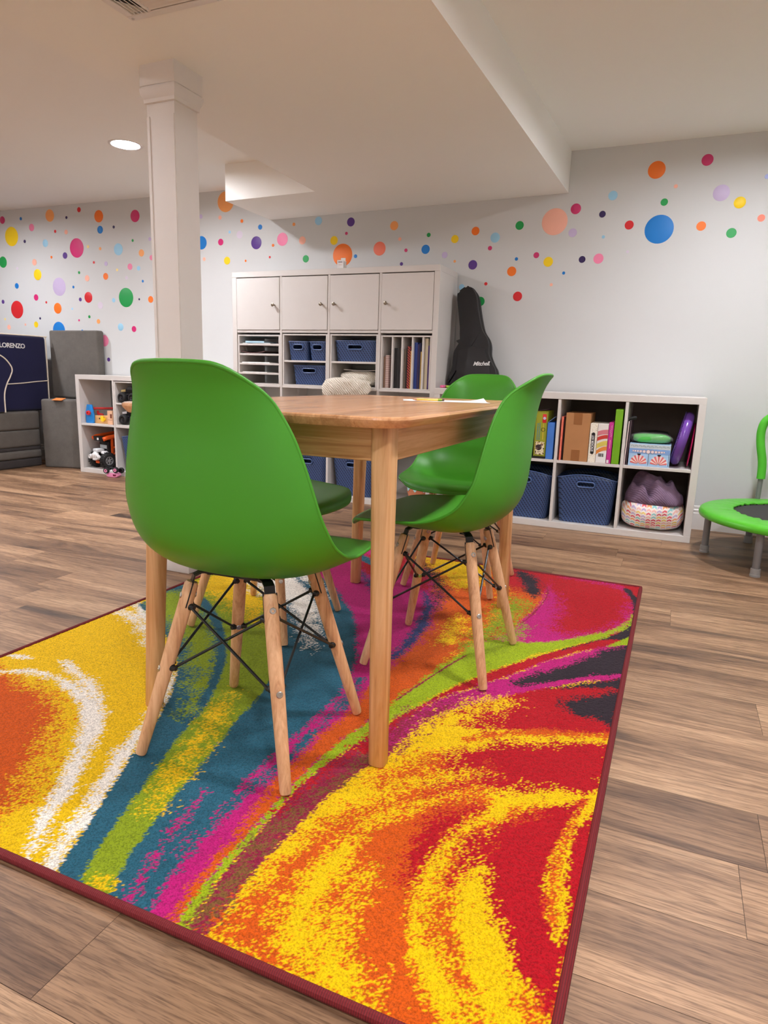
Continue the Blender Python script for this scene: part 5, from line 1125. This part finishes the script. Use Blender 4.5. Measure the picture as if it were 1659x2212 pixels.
# ---------------------------------------------------------------- on top of the tall shelf
TT_=1.4588
t=thing('card_holder','little white card box holding cards, on top of tall shelf','card box',(.790,.06,TT_),world=True)
b=MB(); x0,x1,y0,y1=.770,.812,.02,.075
Mz=T_(.79,.05,0)@RZ(.15)@T_(-.79,-.05,0)
b.box(x0,x1,y0,y0+.001,TT_,TT_+.050,M=Mz); b.box(x0,x1,y1-.001,y1,TT_,TT_+.050,M=Mz); b.box(x0,x0+.001,y0,y1,TT_,TT_+.050,M=Mz); b.box(x1-.001,x1,y0,y1,TT_,TT_+.046,M=Mz); b.box(x0,x1,y0,y1,TT_,TT_+.001,M=Mz)
obj('card_tray',b,WHITEP,t,smooth=False)
obj('front_print',MB().box(x0+.008,x1-.008,y0-.0006,y0,TT_+.036,TT_+.040,M=Mz),plain('dark_grey_print',(80,76,80),.6),t)
obj('front_print',MB().box(x0+.011,x1-.011,y0-.0006,y0,TT_+.020,TT_+.022,M=Mz),plain('rose_grey_print',(200,160,160),.6),t)
obj('card',MB().box(x0+.016,x1+.004,y1-.030,y1-.028,TT_+.002,TT_+.066,M=Mz),PAPER,t)
obj('card',MB().box(x0+.002,x1-.003,y1-.020,y1-.010,TT_+.002,TT_+.042,M=Mz),plain('brown_card_edges',(120,96,84),.7),t)
tag(obj('flat_pouch',MB().prism([(1.002,TT_),(1.086,TT_),(1.084,TT_+.002),(1.03,TT_+.006),(1.004,TT_+.006)],.05,.18),plain('grey_pouch',(150,140,136),.7),loc=(1.04,.1,TT_)),'thin grey folded pouch lying flat on top of the tall shelf','pouch')
tag(obj('rose_paper',MB().prism([(1.396,TT_),(1.432,TT_),(1.430,TT_+.004),(1.41,TT_+.007),(1.397,TT_+.003)],.05,.16),plain('rose_paper',(196,150,150),.8),loc=(1.41,.1,TT_)),'small rose coloured paper at the end of tall shelf top','paper')
# ---------------------------------------------------------------- tall shelf contents
a0=cx(0)+.002
def sheets(name,label,x0,x1,y0,y1,z,h,mat,rz=0,grp=None,bend=0):
    b=MB(); n=10
    lo=[];hi=[]
    for k in range(n+1):
        u=k/n; x=x0+(x1-x0)*u; zz=z+bend*(2*u-1)**2
        lo.append((x,zz)); hi.append((x,zz+h))
    b.prism(lo+hi[::-1],y0,y1); 
    if rz: bmesh.ops.transform(b.bm,matrix=T_((x0+x1)/2,(y0+y1)/2,0)@RZ(rz)@T_(-(x0+x1)/2,-(y0+y1)/2,0),verts=b.bm.verts)
    return tag(obj(name,b,mat,loc=((x0+x1)/2,y0,z),smooth=False),label,'paper',grp)
PG='papers in the letter tray'
zt=[Z2+q+.0122 for q in (.064,.126,.188,.252)]
sheets('paper_stack','thin stack of grey paper on the topmost paper tray',a0+.02,a0+.24,.03,.25,zt[3],.006,plain('grey_paper',(196,200,200),.8))
sheets('blue_notepad','white and light blue notepad on the topmost paper tray',a0+.045,a0+.185,.02,.20,zt[3]+.0062,.011,plain('light_blue_paper',(176,216,236),.7),.1)
sheets('brown_folder','dark brown curled folder on the second paper tray',a0+.014,a0+.205,.015,.24,zt[2],.006,plain('brown_paper',(84,58,56),.8),0,None,.012)
sheets('paper_stack','white paper stack on the third paper tray',a0+.02,a0+.235,.02,.25,zt[1],.006,PAPER,.03,PG)
sheets('paper_stack','white paper stack on the fourth paper tray',a0+.03,a0+.230,.015,.25,zt[0],.004,PAPER,-.03,PG)
# notebooks and binders
b0=cx(3)+.002; zf=Z2+.0062
def book(label,dx,w,h,mat,name='notebook',cat='notebook',lean=0,y=.03,d=.22): return slim(name,label,cat,b0+dx,b0+dx+w,y,y+d,zf,zf+h,mat,lean)
COILP=NT('coil_print_pink'); v_=COILP.coord(); wv=COILP.add('ShaderNodeTexWave',bands_direction='Z'); wv.inputs['Scale'].default_value=28; COILP.l(v_,wv.inputs[0]); COILP=COILP.fin(COILP.ramp(wv.outputs['Fac'],[(.45,lin((186,156,150))),(.55,lin((226,206,200)))]),.6)
COILR=NT('coil_print_red'); v_=COILR.coord(); wv=COILR.add('ShaderNodeTexWave',bands_direction='DIAGONAL'); wv.inputs['Scale'].default_value=40; COILR.l(v_,wv.inputs[0]); COILR=COILR.fin(COILR.ramp(wv.outputs['Fac'],[(.40,lin((50,16,20))),(.55,lin((206,80,70)))]),.6)
book('brown edged sketchbook, first in the magazine rack',.013,.011,.190,plain('kraft_dark',(150,120,100),.7))
book('pale pink spiral notebook in the first rack slot',.026,.020,.198,COILP)
book('dark plum notebook behind the pale pink spiral one',.048,.008,.186,plain('plum_cover',(70,44,54),.6),y=.06)
book('small red speckled notebook in the first rack slot',.057,.011,.172,COILR,y=.05)
for k,(l,c) in enumerate((('black binder, first of three in the second rack slot',(18,18,20)),('black binder, middle of three in the second rack slot',(24,24,26)),('grey black binder, last of three in second rack slot',(44,42,44)))):
    book(l,.084+k*.0165,.0155,.242,plain('binder_%d'%k,c,.45),'binder','binder')
book('taupe notebook in the third rack slot',.147,.0125,.236,plain('taupe_cover',(120,108,96),.6))
book('dark brown thin book beside the taupe notebook',.161,.0085,.244,plain('espresso_cover',(50,38,36),.6))
book('red notebook with black dotted spine in the third slot',.1705,.0175,.252,COILR)
book('orange and yellow spiral notebook in the third slot',.1890,.0125,.226,plain('yellow_cover',(226,170,84),.6))
book('blue hardback book in the fourth rack slot',.2145,.019,.276,plain('royal_blue_cover',(36,66,150),.45))
book('black and violet thin book beside the blue hardback',.2345,.0095,.266,plain('violet_dark_cover',(60,46,96),.5))
book('navy notebook beside the yellow edged folder',.2450,.0085,.272,plain('navy_cover',(34,38,84),.5))
book('yellow edged thin folder in the fourth rack slot',.2545,.0070,.222,plain('mustard_cover',(206,170,80),.6),'folder','folder')
book('thick cream file of papers in the last rack slot',.2820,.0190,.300,plain('cream_file',(226,216,188),.75),'paper_file','file')
book('purple thin book in the last rack slot',.3020,.0085,.258,plain('purple_cover',(84,60,130),.5))
book('crimson and peach thin book at the end of rack',.3115,.0075,.248,plain('crimson_cover',(170,50,80),.5))
# cream knitted blanket spilling over the board
KN=NT('cream_knit'); vv=KN.coord(); wv=KN.add('ShaderNodeTexWave',bands_direction='DIAGONAL'); wv.inputs['Scale'].default_value=38; wv.inputs['Distortion'].default_value=5; wv.inputs['Detail'].default_value=2; KN.l(vv,wv.inputs[0])
KN.bump(wv.outputs['Fac'],.6,.003); KN=KN.fin(KN.ramp(wv.outputs['Fac'],[(.08,lin((184,172,154))),(.42,lin((240,234,222)))]),.95,.1)
t=thing('cream_blanket','cream knitted blanket folded on the tall shelf, spilling over its edge','blanket',(.90,.0,Z2),world=True)
b=MB(); puffy(b,(.904,.150,Z2+.056),.136,.126,.046,7,n=48,mm=20,lump=.05,pw=3.4)
o=obj('folded_knit',b,KN,t,ang=80); md=o.modifiers.new('thick','SOLIDIFY'); md.thickness=.008
b=MB(); puffy(b,(.888,-.043,Z2+.004),.158,.036,.056,11,n=60,mm=24,lump=.13,pw=2.8); obj('hanging_fold',b,KN,t,ang=80)
b=MB(); puffy(b,(.768,-.048,Z2-.016),.050,.028,.050,13,n=32,mm=16,lump=.08,pw=2.6); obj('hanging_corner',b,KN,t,ang=80)
sheets('paper_bag','flattened white paper bag lying over the cream blanket',.790,1.030,.10,.27,Z2+.104,.004,PAPER,.05,None,.006)
# teal and orange rounded tub in the bottom corner cube of the tall shelf
t=thing('round_tub','round tub with teal wavy top band over orange, in the tall shelf','tub',(1.335,.13,OB),world=True)
b=MB(); M=T_(1.335,.13,OB)
b.lathe([(.050,0),(.062,.004),(.078,.06),(.080,.085)],36,M=M); obj('tub_body',b,plain('terracotta_plastic',(206,128,92),.6),t)
P=[]
for k in range(73):
    a=2*PI*k/72; lo=.078+.010*math.sin(9*a)+.004*math.sin(17*a)
    P.append([Vector((1.335+(.0815+.003*q)*math.cos(a),.13+(.0815+.003*q)*math.sin(a),OB+lo+(.165-lo)*q)) for q in (0,.3,.6,1)])
b=MB(); b.grid(P); o=obj('teal_band',b,plain('aqua_plastic',(170,222,224),.5),t)
b=MB(); b.lathe([(.0845,.165),(.083,.172),(.06,.178),(.0005,.18)],36,M=M,cap=False); obj('lid',b,plain('aqua_plastic',(170,222,224),.5),t)
# ================================================================ grey play couch cushions, navy chair
SUEDE=fabric('grey_suede',(100,96,91),.92,300,.4,.26,7)
SUEDED=fabric('dark_grey_suede',(62,58,58),.92,300,.4,.2,7)
def cushion(name,label,c,hx,hy,hz,M=None,mat=SUEDE,bev=.022,group='grey couch cushions'):
    t=thing(name,label,'cushion',c,world=True,group=group)
    b=MB(); b.box(c[0]-hx,c[0]+hx,c[1]-hy,c[1]+hy,c[2],c[2]+2*hz,bev=bev,seg=4)
    if M is not None: bmesh.ops.transform(b.bm,matrix=T_(*c)@M@T_(-c[0],-c[1],-c[2]),verts=b.bm.verts)
    obj('cover',b,mat,t,ang=50); return t
# stack (its narrow end faces the room)
xr=-2.0
for k,(z0,z1,lab,mat,dx) in enumerate(((.0,.072,'thin dark grey couch base pad at the bottom of the stack',SUEDED,0),(.073,.138,'grey couch pad lying on the bottom dark pad',SUEDE,.006),(.139,.166,'dark thin couch pad in the middle of the stack',SUEDED,-.004),(.167,.304,'thick grey couch cushion, second from top of the stack',SUEDE,.004),(.305,.450,'thick grey couch cushion carrying the navy armchair',SUEDE,.010))):
    h=(z1-z0)/2; w=.44
    cushion('couch_cushion',lab,(xr+dx-w,-.43,z0),w,.525,h,None,mat,min(.02,h*.6))
t=cushion('upright_cushion','upright grey cushion on the floor with an orange tab, beside toy shelf',(-1.737,.182,0),.205,.098,.276,RZ(math.radians(14)),bev=.018)
obj('orange_tab',MB().box(-1.80,-1.715,.055,.115,.553,.556,M=T_(-1.757,.085,.5535)@RZ(.25)@RX(.25)@T_(1.757,-.085,-.5535)),plain('orange_strap',(238,140,70),.6),t)
cushion('leaning_cushion','upright grey cushion standing on the tabbed one, against dotted wall',(-1.770,.305,.559),.268,.036,.272,RX(0),bev=.016)
# navy armchair on top of the stack
NAVY=fabric('navy_twill',(28,30,66),.8,500,.25,.12,4)
CORD=plain('cream_piping',(232,222,206),.7)
t=thing('navy_armchair','navy kids armchair with cream piping and a stitched name, on grey cushions','armchair',(-2.3,-.25,.4505),world=True)
X=-2.015
b=MB(); b.box(-2.62,X,-.62,.222,.451,1.052,bev=.030,seg=4); obj('backrest',b,NAVY,t,ang=50)
ARM=[(-.70,.451),(-.225,.451),(-.222,.585),(-.194,.668),(-.160,.725),(-.140,.777),(-.158,.821),(-.205,.868),(-.27,.893),(-.36,.88),(-.50,.84),(-.70,.82)]
ao=[(p.x,p.y) for p in catmull([(a,c,0) for a,c in ARM[1:11]],5)]
ao=[(-.62,.4515)]+ao+[(-.62,.82)]
Ma=Matrix(((0,-1,0,0),(1,0,0,0),(0,0,1,0),(0,0,0,1)))    # outline (x,z) -> (y,z), extruded along -x
b=MB(); b.prism(ao,1.975,2.45,M=Ma,bev=.012,seg=3); obj('armrest',b,NAVY,t,ang=50)
P=[(-1.974,p[0]-.002,p[1]) for p in ao[1:-1]]
obj('piping',MB().tube(P,.0052,8),CORD,t)
P=catmull([(X+.001,-.60,1.042),(X+.001,-.2,1.046),(X+.001,.190,1.046),(X+.001,.2125,1.030),(X+.001,.2145,.86),(X+.001,.212,.60),(X+.001,.210,.46)],6)
obj('piping',MB().tube(P,.0050,8),CORD,t)
obj('piping',MB().tube(catmull([(X+.003,-.20,.664),(X+.004,-.05,.672),(X+.004,.08,.684),(X+.003,.212,.694)],6),.0042,8),CORD,t)
FACE_X=Matrix(((0,0,1,0),(1,0,0,0),(0,1,0,0),(0,0,0,1)))
text('stitched_name','LORENZO',.050,T_(X+.0008,-.092,.960)@FACE_X,WHITEP,t,bold=.0010,extrude=.0012,spacing=.94)
# ================================================================ toys in the toy shelf
def wheel(b,c,r,w,ax,n=24):
    M=Matrix.Translation(c)@Vector(ax).to_track_quat('Z','Y').to_matrix().to_4x4()
    b.lathe([(r*.55,-w*.48),(r*.74,-w*.5),(r*.88,-w*.44),(r*.96,-w*.30),(r,-w*.1),(r,w*.1),(r*.96,w*.30),(r*.88,w*.44),(r*.74,w/2),(r*.55,w*.48),(r*.5,w*.30),(.0005,w*.30)],n,M=M,cap=False)
    return M
zt=LFX
Zs=cx(1)+.0008
# toolbox
t=thing('wooden_toolbox','blue ended toy toolbox with red handle bar and yellow wing nut','toy',(-1.33,.1,Zs),world=True)
BLUEP=plain('blue_toy_paint',(30,134,216),.4); REDP=plain('red_toy_paint',(178,34,34),.4); PLY=wood('toy_plywood',0,(226,178,118),(212,160,100),(190,136,80),1.2,.5); YEL=plain('yellow_toy_paint',(244,206,40),.4)
y0,y1=.055,.20
END=lambda x0,x1,nm,mat: obj(nm,MB().prism([(y0,Zs),(y1,Zs),(y1,Zs+.07),(y1-.03,Zs+.14),(y0+.03,Zs+.14),(y0,Zs+.07)],-x1,-x0,M=Matrix(((0,-1,0,0),(1,0,0,0),(0,0,1,0),(0,0,0,1))),bev=.002),mat,t)
# near end is turned toward the room
Mt=T_(-1.42,.09,0)@RZ(math.radians(-62))@T_(1.42,-.09,0)
b=MB(); b.prism([(-1.449,Zs),(-1.369,Zs),(-1.365,Zs+.066),(-1.382,Zs+.142),(-1.432,Zs+.142),(-1.452,Zs+.072)],.060,.072,bev=.0025); e0=obj('end_panel',b,BLUEP,t,ang=40)
b=MB(); b.prism([(-1.250,Zs+.002),(-1.166,Zs+.002),(-1.160,Zs+.070),(-1.178,Zs+.142),(-1.230,Zs+.142),(-1.252,Zs+.072)],.185,.197,bev=.0025); obj('end_panel',b,BLUEP,t,ang=40)
obj('handle_bar',MB().tube([(-1.412,.074,Zs+.112),(-1.205,.186,Zs+.118)],.0095,14),REDP,t)
b=MB(); b.prism([(-1.366,Zs),(-1.211,Zs),(-1.211,Zs+.066),(-1.366,Zs+.060)],.074,.084,bev=.001); s=obj('side_board',b,PLY,t,ang=40)
obj('peg_hole',MB().lathe([(.006,0),(.006,.001)],14,M=T_(-1.318,.074,Zs+.038)@RX(PI/2)),BLACKP,s)
obj('bottom_board',MB().box(-1.37,-1.212,.084,.19,Zs,Zs+.008),PLY,t)
obj('red_nut',MB().lathe([(.017,0),(.019,.004),(.019,.016),(.016,.020),(.007,.020),(.006,.006),(.0005,.006)],6,M=T_(-1.408,.060,Zs+.078)@RX(PI/2)@RZ(.25)),plain('red_nut_paint',(214,50,50),.4),t)
b=MB(); b.lathe([(.013,0),(.014,.012),(.0005,.012)],16,M=T_(-1.268,.074,Zs+.036)@RX(PI/2)); b.prism([(-1.296,Zs+.046),(-1.284,Zs+.060),(-1.262,Zs+.056),(-1.266,Zs+.046),(-1.262,Zs+.020),(-1.274,Zs+.014),(-1.290,Zs+.022)],.056,.066,bev=.002)
obj('wing_nut',b,YEL,t)
obj('red_wrench',MB().prism([(-1.362,Zs+.064),(-1.300,Zs+.062),(-1.306,Zs+.074),(-1.345,Zs+.078),(-1.356,Zs+.098),(-1.366,Zs+.090)],.092,.102,bev=.001),REDP,t)
t=thing('wooden_block_box','pinkish wooden toy box with window cut-out, beside blue toolbox','toy',(-1.18,.06,Zs),world=True)
PW2=wood('pale_toy_wood',2,(240,196,160),(228,178,142),(208,152,116),1.2,.5)
b=MB(); b.box(-1.207,-1.158,.045,.053,Zs,Zs+.104); b.box(-1.207,-1.158,.105,.113,Zs,Zs+.104); b.box(-1.207,-1.200,.053,.105,Zs,Zs+.104); b.box(-1.165,-1.158,.053,.105,Zs,Zs+.104); b.box(-1.200,-1.165,.053,.105,Zs,Zs+.006); obj('box_body',b,PW2,t,smooth=False)
obj('window_cutout',MB().box(-1.180,-1.162,.0442,.045,Zs+.048,Zs+.080),plain('brown_recess',(120,60,40),.6),t)
obj('seam_line',MB().box(-1.206,-1.160,.0443,.045,Zs+.034,Zs+.036),plain('brown_recess',(120,60,40),.6),t)
# monster trucks on the insert
def monster(name,label,x,z,accent,group='black monster trucks in the toy shelf',bed=True):
    t=thing(name,label,'toy truck',(x,.092,z),group=group)
    R=.0385; wy=.075
    for sx in (-.050,.052):
        for sy in (-1,1):
            b=MB(); M=wheel(b,(sx,sy*.052-.0,R),R,.040,(0,sy,0),28)
            w=obj('wheel',b,BLACKR,t,ang=30)
            h=MB(); h.lathe([(.019,.0125),(.017,.016),(.008,.013),(.005,.018),(.0005,.018)],14,M=M,cap=False); obj('hub',h,plain('black_hub',(34,34,38),.3),w)
    obj('axle',MB().tube([(-.05,-.05,R),(-.05,.05,R)],.006,10),BLACKP,t); obj('axle',MB().tube([(.052,-.05,R),(.052,.05,R)],.006,10),BLACKP,t)
    b=MB(); b.box(-.045,.047,-.022,.022,R+.004,R+.022,bev=.003); obj('chassis',b,plain('dark_violet_plastic',(36,26,56),.4),t)
    prof=[(-.075,R+.030),(-.078,R+.052),(-.030,R+.058),(-.012,R+.083),(.026,R+.084),(.040,R+.058),(.080,R+.056),(.082,R+.030)]
    b=MB(); b.prism(prof,-.034,.034,bev=.004); obj('truck_body',b,plain('black_gloss_body',(22,22,26),.25),t)
    b=MB(); b.prism([(-.079,R+.040),(-.079,R+.056),(-.034,R+.062),(-.036,R+.044)],-.036,.036,bev=.002); obj('hood_trim',b,accent,t)
    b=MB(); b.prism([(-.026,R+.061),(-.010,R+.080),(.022,R+.081),(.032,R+.061)],-.0348,.0348); obj('side_window',b,plain('smoke_window',(60,62,68),.15),t)
    obj('roll_bar',MB().tube([(.03,-.028,R+.055),(.034,-.028,R+.090),(.034,.028,R+.090),(.03,.028,R+.055)],.0028,8),DARK,t)
    return t
monster('toy_truck','black monster truck with gold and white hood, on upper board of toy shelf',-.990,Zs+.1715,plain('gold_hood',(214,190,130),.35))
monster('toy_truck','black monster truck with white hood, below the gold hooded one',-.988,Zs+.0075,plain('white_hood',(226,226,230),.35))
# orange dump truck, nose to the room
t=thing('dump_truck','orange and black toy dump truck with white engine, in the toy shelf','toy truck',(-1.315,.13,OB+.0035))
K=RZ(math.radians(-14)); R=.062
def TM(o_): return o_
def addp(nm,b,mat,ang=35,parent=t):
    bmesh.ops.transform(b.bm,matrix=K,verts=b.bm.verts); return obj(nm,b,mat,parent,ang=ang)
for sy,yy in ((0,-.045),(1,.100)):
    for sx in (-1,1):
        r=R if sy==0 else R
        b=MB(); M=wheel(b,(sx*.078,yy,r),r,.060,(sx,0,0),32)
        for k in range(20):
            a=2*PI*k/20; 
            b.box(-.004,.004,-.022,.022,r-.002,r+.003,M=T_(sx*.078,yy,r)@RX(a)@RZ(PI/2)@T_(0,0,0))
        w=addp('wheel',b,BLACKR)
        h=MB(); h.lathe([(.033,.018),(.034,.026),(.029,.028),(.026,.018),(.010,.018),(.009,.026),(.0005,.026)],24,M=M,cap=False); hb=addp('rim',h,plain('silver_rim',(170,170,172),.3,.6),35,w)
        sp=MB()
        for k in range(6): sp.box(-.003,.003,.006,.029,.018,.024,M=M@RZ(2*PI*k/6))
        addp('rim_spoke',sp,plain('silver_rim',(170,170,172),.3,.6),35,w)
b=MB(); b.box(-.045,.045,-.08,.14,.045,.075,bev=.004); addp('chassis',b,plain('red_orange_chassis',(170,52,30),.45))
b=MB(); b.box(-.060,.060,-.030,.045,.105,.205,bev=.006); cab=addp('cab',b,BLACKP)
b=MB(); b.box(-.048,.048,-.0315,-.028,.150,.178); addp('windscreen',b,plain('grey_window',(176,184,186),.15),35,t)
b=MB(); b.prism([(-.064,.208),(.064,.208),(.070,.246),(-.070,.246)],-.075,-.020,bev=.006); addp('bed_front',b,BLACKP)
b=MB(); b.box(-.012,.012,-.0765,-.074,.218,.236,bev=.0005); addp('front_emblem',b,WHITEP)
for sx in (-1,1):
    b=MB(); b.tube([(sx*.074,-.072,.228),(sx*.078,-.04,.240),(sx*.082,.16,.268)],[.016,.017,.012],12); addp('bed_rail',b,ORANGE)
    b=MB(); x=sx*.076
    b.box(x-.004,x+.004,-.010,.006,.085,.235); b.box(x-.004,x+.004,.06,.076,.085,.25); b.box(x-.004,x+.004,.14,.156,.085,.262); b.box(x-.004,x+.004,-.01,.156,.085,.10); b.box(x-.004,x+.004,-.01,.156,.155,.168)
    for a,c,d,e in ((.0,.10,.068,.155),(.068,.168,.148,.245),(.075,.16,.145,.10)):
        b.tube([(x,a,c),(x,d,e)],.005,8)
    addp('side_frame',b,ORANGE)
    b=MB(); b.box(x-.002-sx*.004,x+.002-sx*.004,-.01,.156,.10,.24); addp('side_panel',b,plain('dark_orange_panel',(120,40,24),.5))
b=MB(); b.box(-.066,.066,-.02,.16,.205,.212); addp('bed_floor',b,BLACKP)
b=MB(); b.box(-.033,.033,-.105,-.040,.125,.152,bev=.008,seg=3); addp('engine_hood',b,plain('pale_grey_plastic',(206,210,212),.35))
b=MB(); b.sphere((0,-.100,.100),.032,(1.05,.7,.95)); b.box(-.020,.020,-.118,-.085,.062,.082,bev=.005); b.sphere((-.016,-.118,.104),.010,(1,.5,1)); b.sphere((.016,-.118,.104),.010,(1,.5,1)); addp('engine_block',b,WHITEP)
for sx in (-1,1):
    b=MB(); b.lathe([(.017,0),(.019,.012),(.015,.026),(.011,.026),(.010,.012),(.0005,.012)],16,M=T_(sx*.052,-.098,.088)@RX(PI/2)); addp('exhaust_pipe',b,WHITEP)
    b=MB(); b.prism([(sx*.030,.118),(sx*.074,.106),(sx*.080,.116),(sx*.040,.134)] if sx>0 else [(sx*.080,.116),(sx*.074,.106),(sx*.030,.118),(sx*.040,.134)],-.075,-.02,bev=.002); addp('fender',b,WHITEP)
b=MB(); b.box(-.03,.03,-.085,-.06,.035,.055,bev=.003); addp('bumper',b,ORANGE)
# small pink truck, upside down on the floor
t=thing('pink_toy_truck','small pink and black toy truck upside down on the floor by toy shelf','toy truck',(-1.075,-.052,0))
K2=RZ(.25)
def addq(nm,b,mat): bmesh.ops.transform(b.bm,matrix=K2,verts=b.bm.verts); return obj(nm,b,mat,t)
for x,y,z in ((-.040,-.030,.052),(.034,-.026,.060),(.046,.030,.050),(-.034,.032,.050)):
    b=MB(); M=wheel(b,(x,y,z),.0225,.026,(0,-1 if y<0 else 1,.0),20); w=addq('wheel',b,BLACKR)
    h=MB(); h.lathe([(.0135,.0085),(.0125,.0130),(.006,.0125),(.0005,.0105)],14,M=M,cap=False); bmesh.ops.transform(h.bm,matrix=K2,verts=h.bm.verts); hb=obj('hub',h,PINKP,w)
    h=MB(); h.lathe([(.0058,.0120),(.0050,.0135),(.0005,.0135)],10,M=M,cap=False); bmesh.ops.transform(h.bm,matrix=K2,verts=h.bm.verts); obj('hub_centre',h,plain('dark_magenta',(120,20,60),.4),w)
b=MB(); b.box(-.022,.018,-.022,.022,.034,.056,bev=.003); addq('undercarriage',b,WHITEP)
b=MB(); b.prism([(-.048,.010),(-.030,.002),(.018,0),(.040,.004),(.050,.016),(.044,.034),(-.040,.034)],-.026,.026,bev=.005); addq('truck_body',b,PINKP)
b=MB(); b.prism([(.010,.012),(.030,.012),(.036,.024),(.008,.026)],-.0275,-.025); addq('flame_print',b,plain('dark_magenta',(120,20,60),.4))
# ================================================================ trampoline
t=thing('trampoline','small green trampoline with grey legs and a green handle bar','trampoline',(3.413,-.243,0))
PADM=NT('green_vinyl_pad'); vv=PADM.coord(); wv=PADM.noise(vv,30,3,.6); PADM.bump(wv,.25,.004); PADM=PADM.fin(lin((86,190,44)),.32,.5)
n=96; rings=[]
prof=[(.452,.196),(.462,.200),(.464,.212),(.460,.226),(.448,.234),(.42,.238),(.385,.240),(.345,.240),(.318,.237),(.312,.234),(.312,.228),(.44,.205)]
P=[]
for k in range(n):
    a=2*PI*k/n; w=.0016*math.sin(a*31)+.0012*math.sin(a*53+1)
    ring=[]
    for r,z in prof:
        e=max(0,1-abs(r-.33)/.12)
        ring.append(Vector(((r+.003*math.sin(a*41)*(1 if r<.32 else 0))*math.cos(a),(r+.003*math.sin(a*41)*(1 if r<.32 else 0))*math.sin(a),z+w*e*1.6)))
    P.append(ring)
b=MB(); L=[[b.bm.verts.new(p) for p in r] for r in P]; m_=len(prof)
for k in range(n):
    A,B_=L[k],L[(k+1)%n]
    for q in range(m_): b.bm.faces.new((A[q],A[(q+1)%m_],B_[(q+1)%m_],B_[q]))
obj('edge_pad',b,PADM,t,ang=60)
b=MB(); b.lathe([(.0005,.226),(.325,.226),(.325,.2245),(.0005,.2245)],64); obj('jump_mat',b,fabric('black_mat',(28,27,28),.8,600,.3,.2,20),t)
b=MB()
for k in range(48):
    a=2*PI*k/48; b.tube([(.308*math.cos(a),.308*math.sin(a),.2275),(.352*math.cos(a),.352*math.sin(a),.222)],.004,5)
obj('elastic_loops',b,BLACKP,t)
b=MB(); b.tube([(.416*math.cos(2*PI*k/72),.416*math.sin(2*PI*k/72),.203) for k in range(72)],.0125,10,closed=True); obj('frame_ring',b,GREYMETAL,t)
for k in range(6):
    a=math.radians(177.5+60*k); x,y=.416*math.cos(a),.416*math.sin(a)
    lg=obj('leg',MB().tube([(x,y,.02),(x,y,.203)],.0160,18),GREYMETAL,t)
    b=MB(); b.lathe([(.0215,0),(.0225,.004),(.0215,.010),(.0205,.011),(.0205,.036),(.0165,.037)],20,M=T_(x,y,0)); obj('rubber_foot',b,plain('grey_rubber',(150,148,146),.6),lg)
hx,hy=-.176,.388
pole=[(hx-.004,hy,.19),(hx+.002,hy,.36)]
for s in (0,1):
    ox=.0 if s==0 else .36
    obj('handle_pole',MB().tube([(hx+ox,hy-.003,.17),(hx+ox+.004*(1-2*s),hy,.36)],.0125,16),GREYMETAL,t)
P=catmull([(hx+.004,hy,.345),(hx+.000,hy,.43),(hx-.020,hy,.53),(hx-.024,hy,.60),(hx-.006,hy,.652),(hx+.050,hy,.682),(hx+.18,hy,.688),(hx+.31,hy,.682),(hx+.366,hy,.652),(hx+.384,hy,.60),(hx+.380,hy,.53),(hx+.360,hy,.43),(hx+.356,hy,.345)],8)
obj('foam_grip',MB().tube(P,.0205,18),plain('green_foam',(82,190,46),.7,bump=.2),t)
# ---------------------------------------------------------------- tidy
for o in bpy.data.objects:
    if '_w' in o.keys(): del o['_w']
bpy.context.view_layer.update()
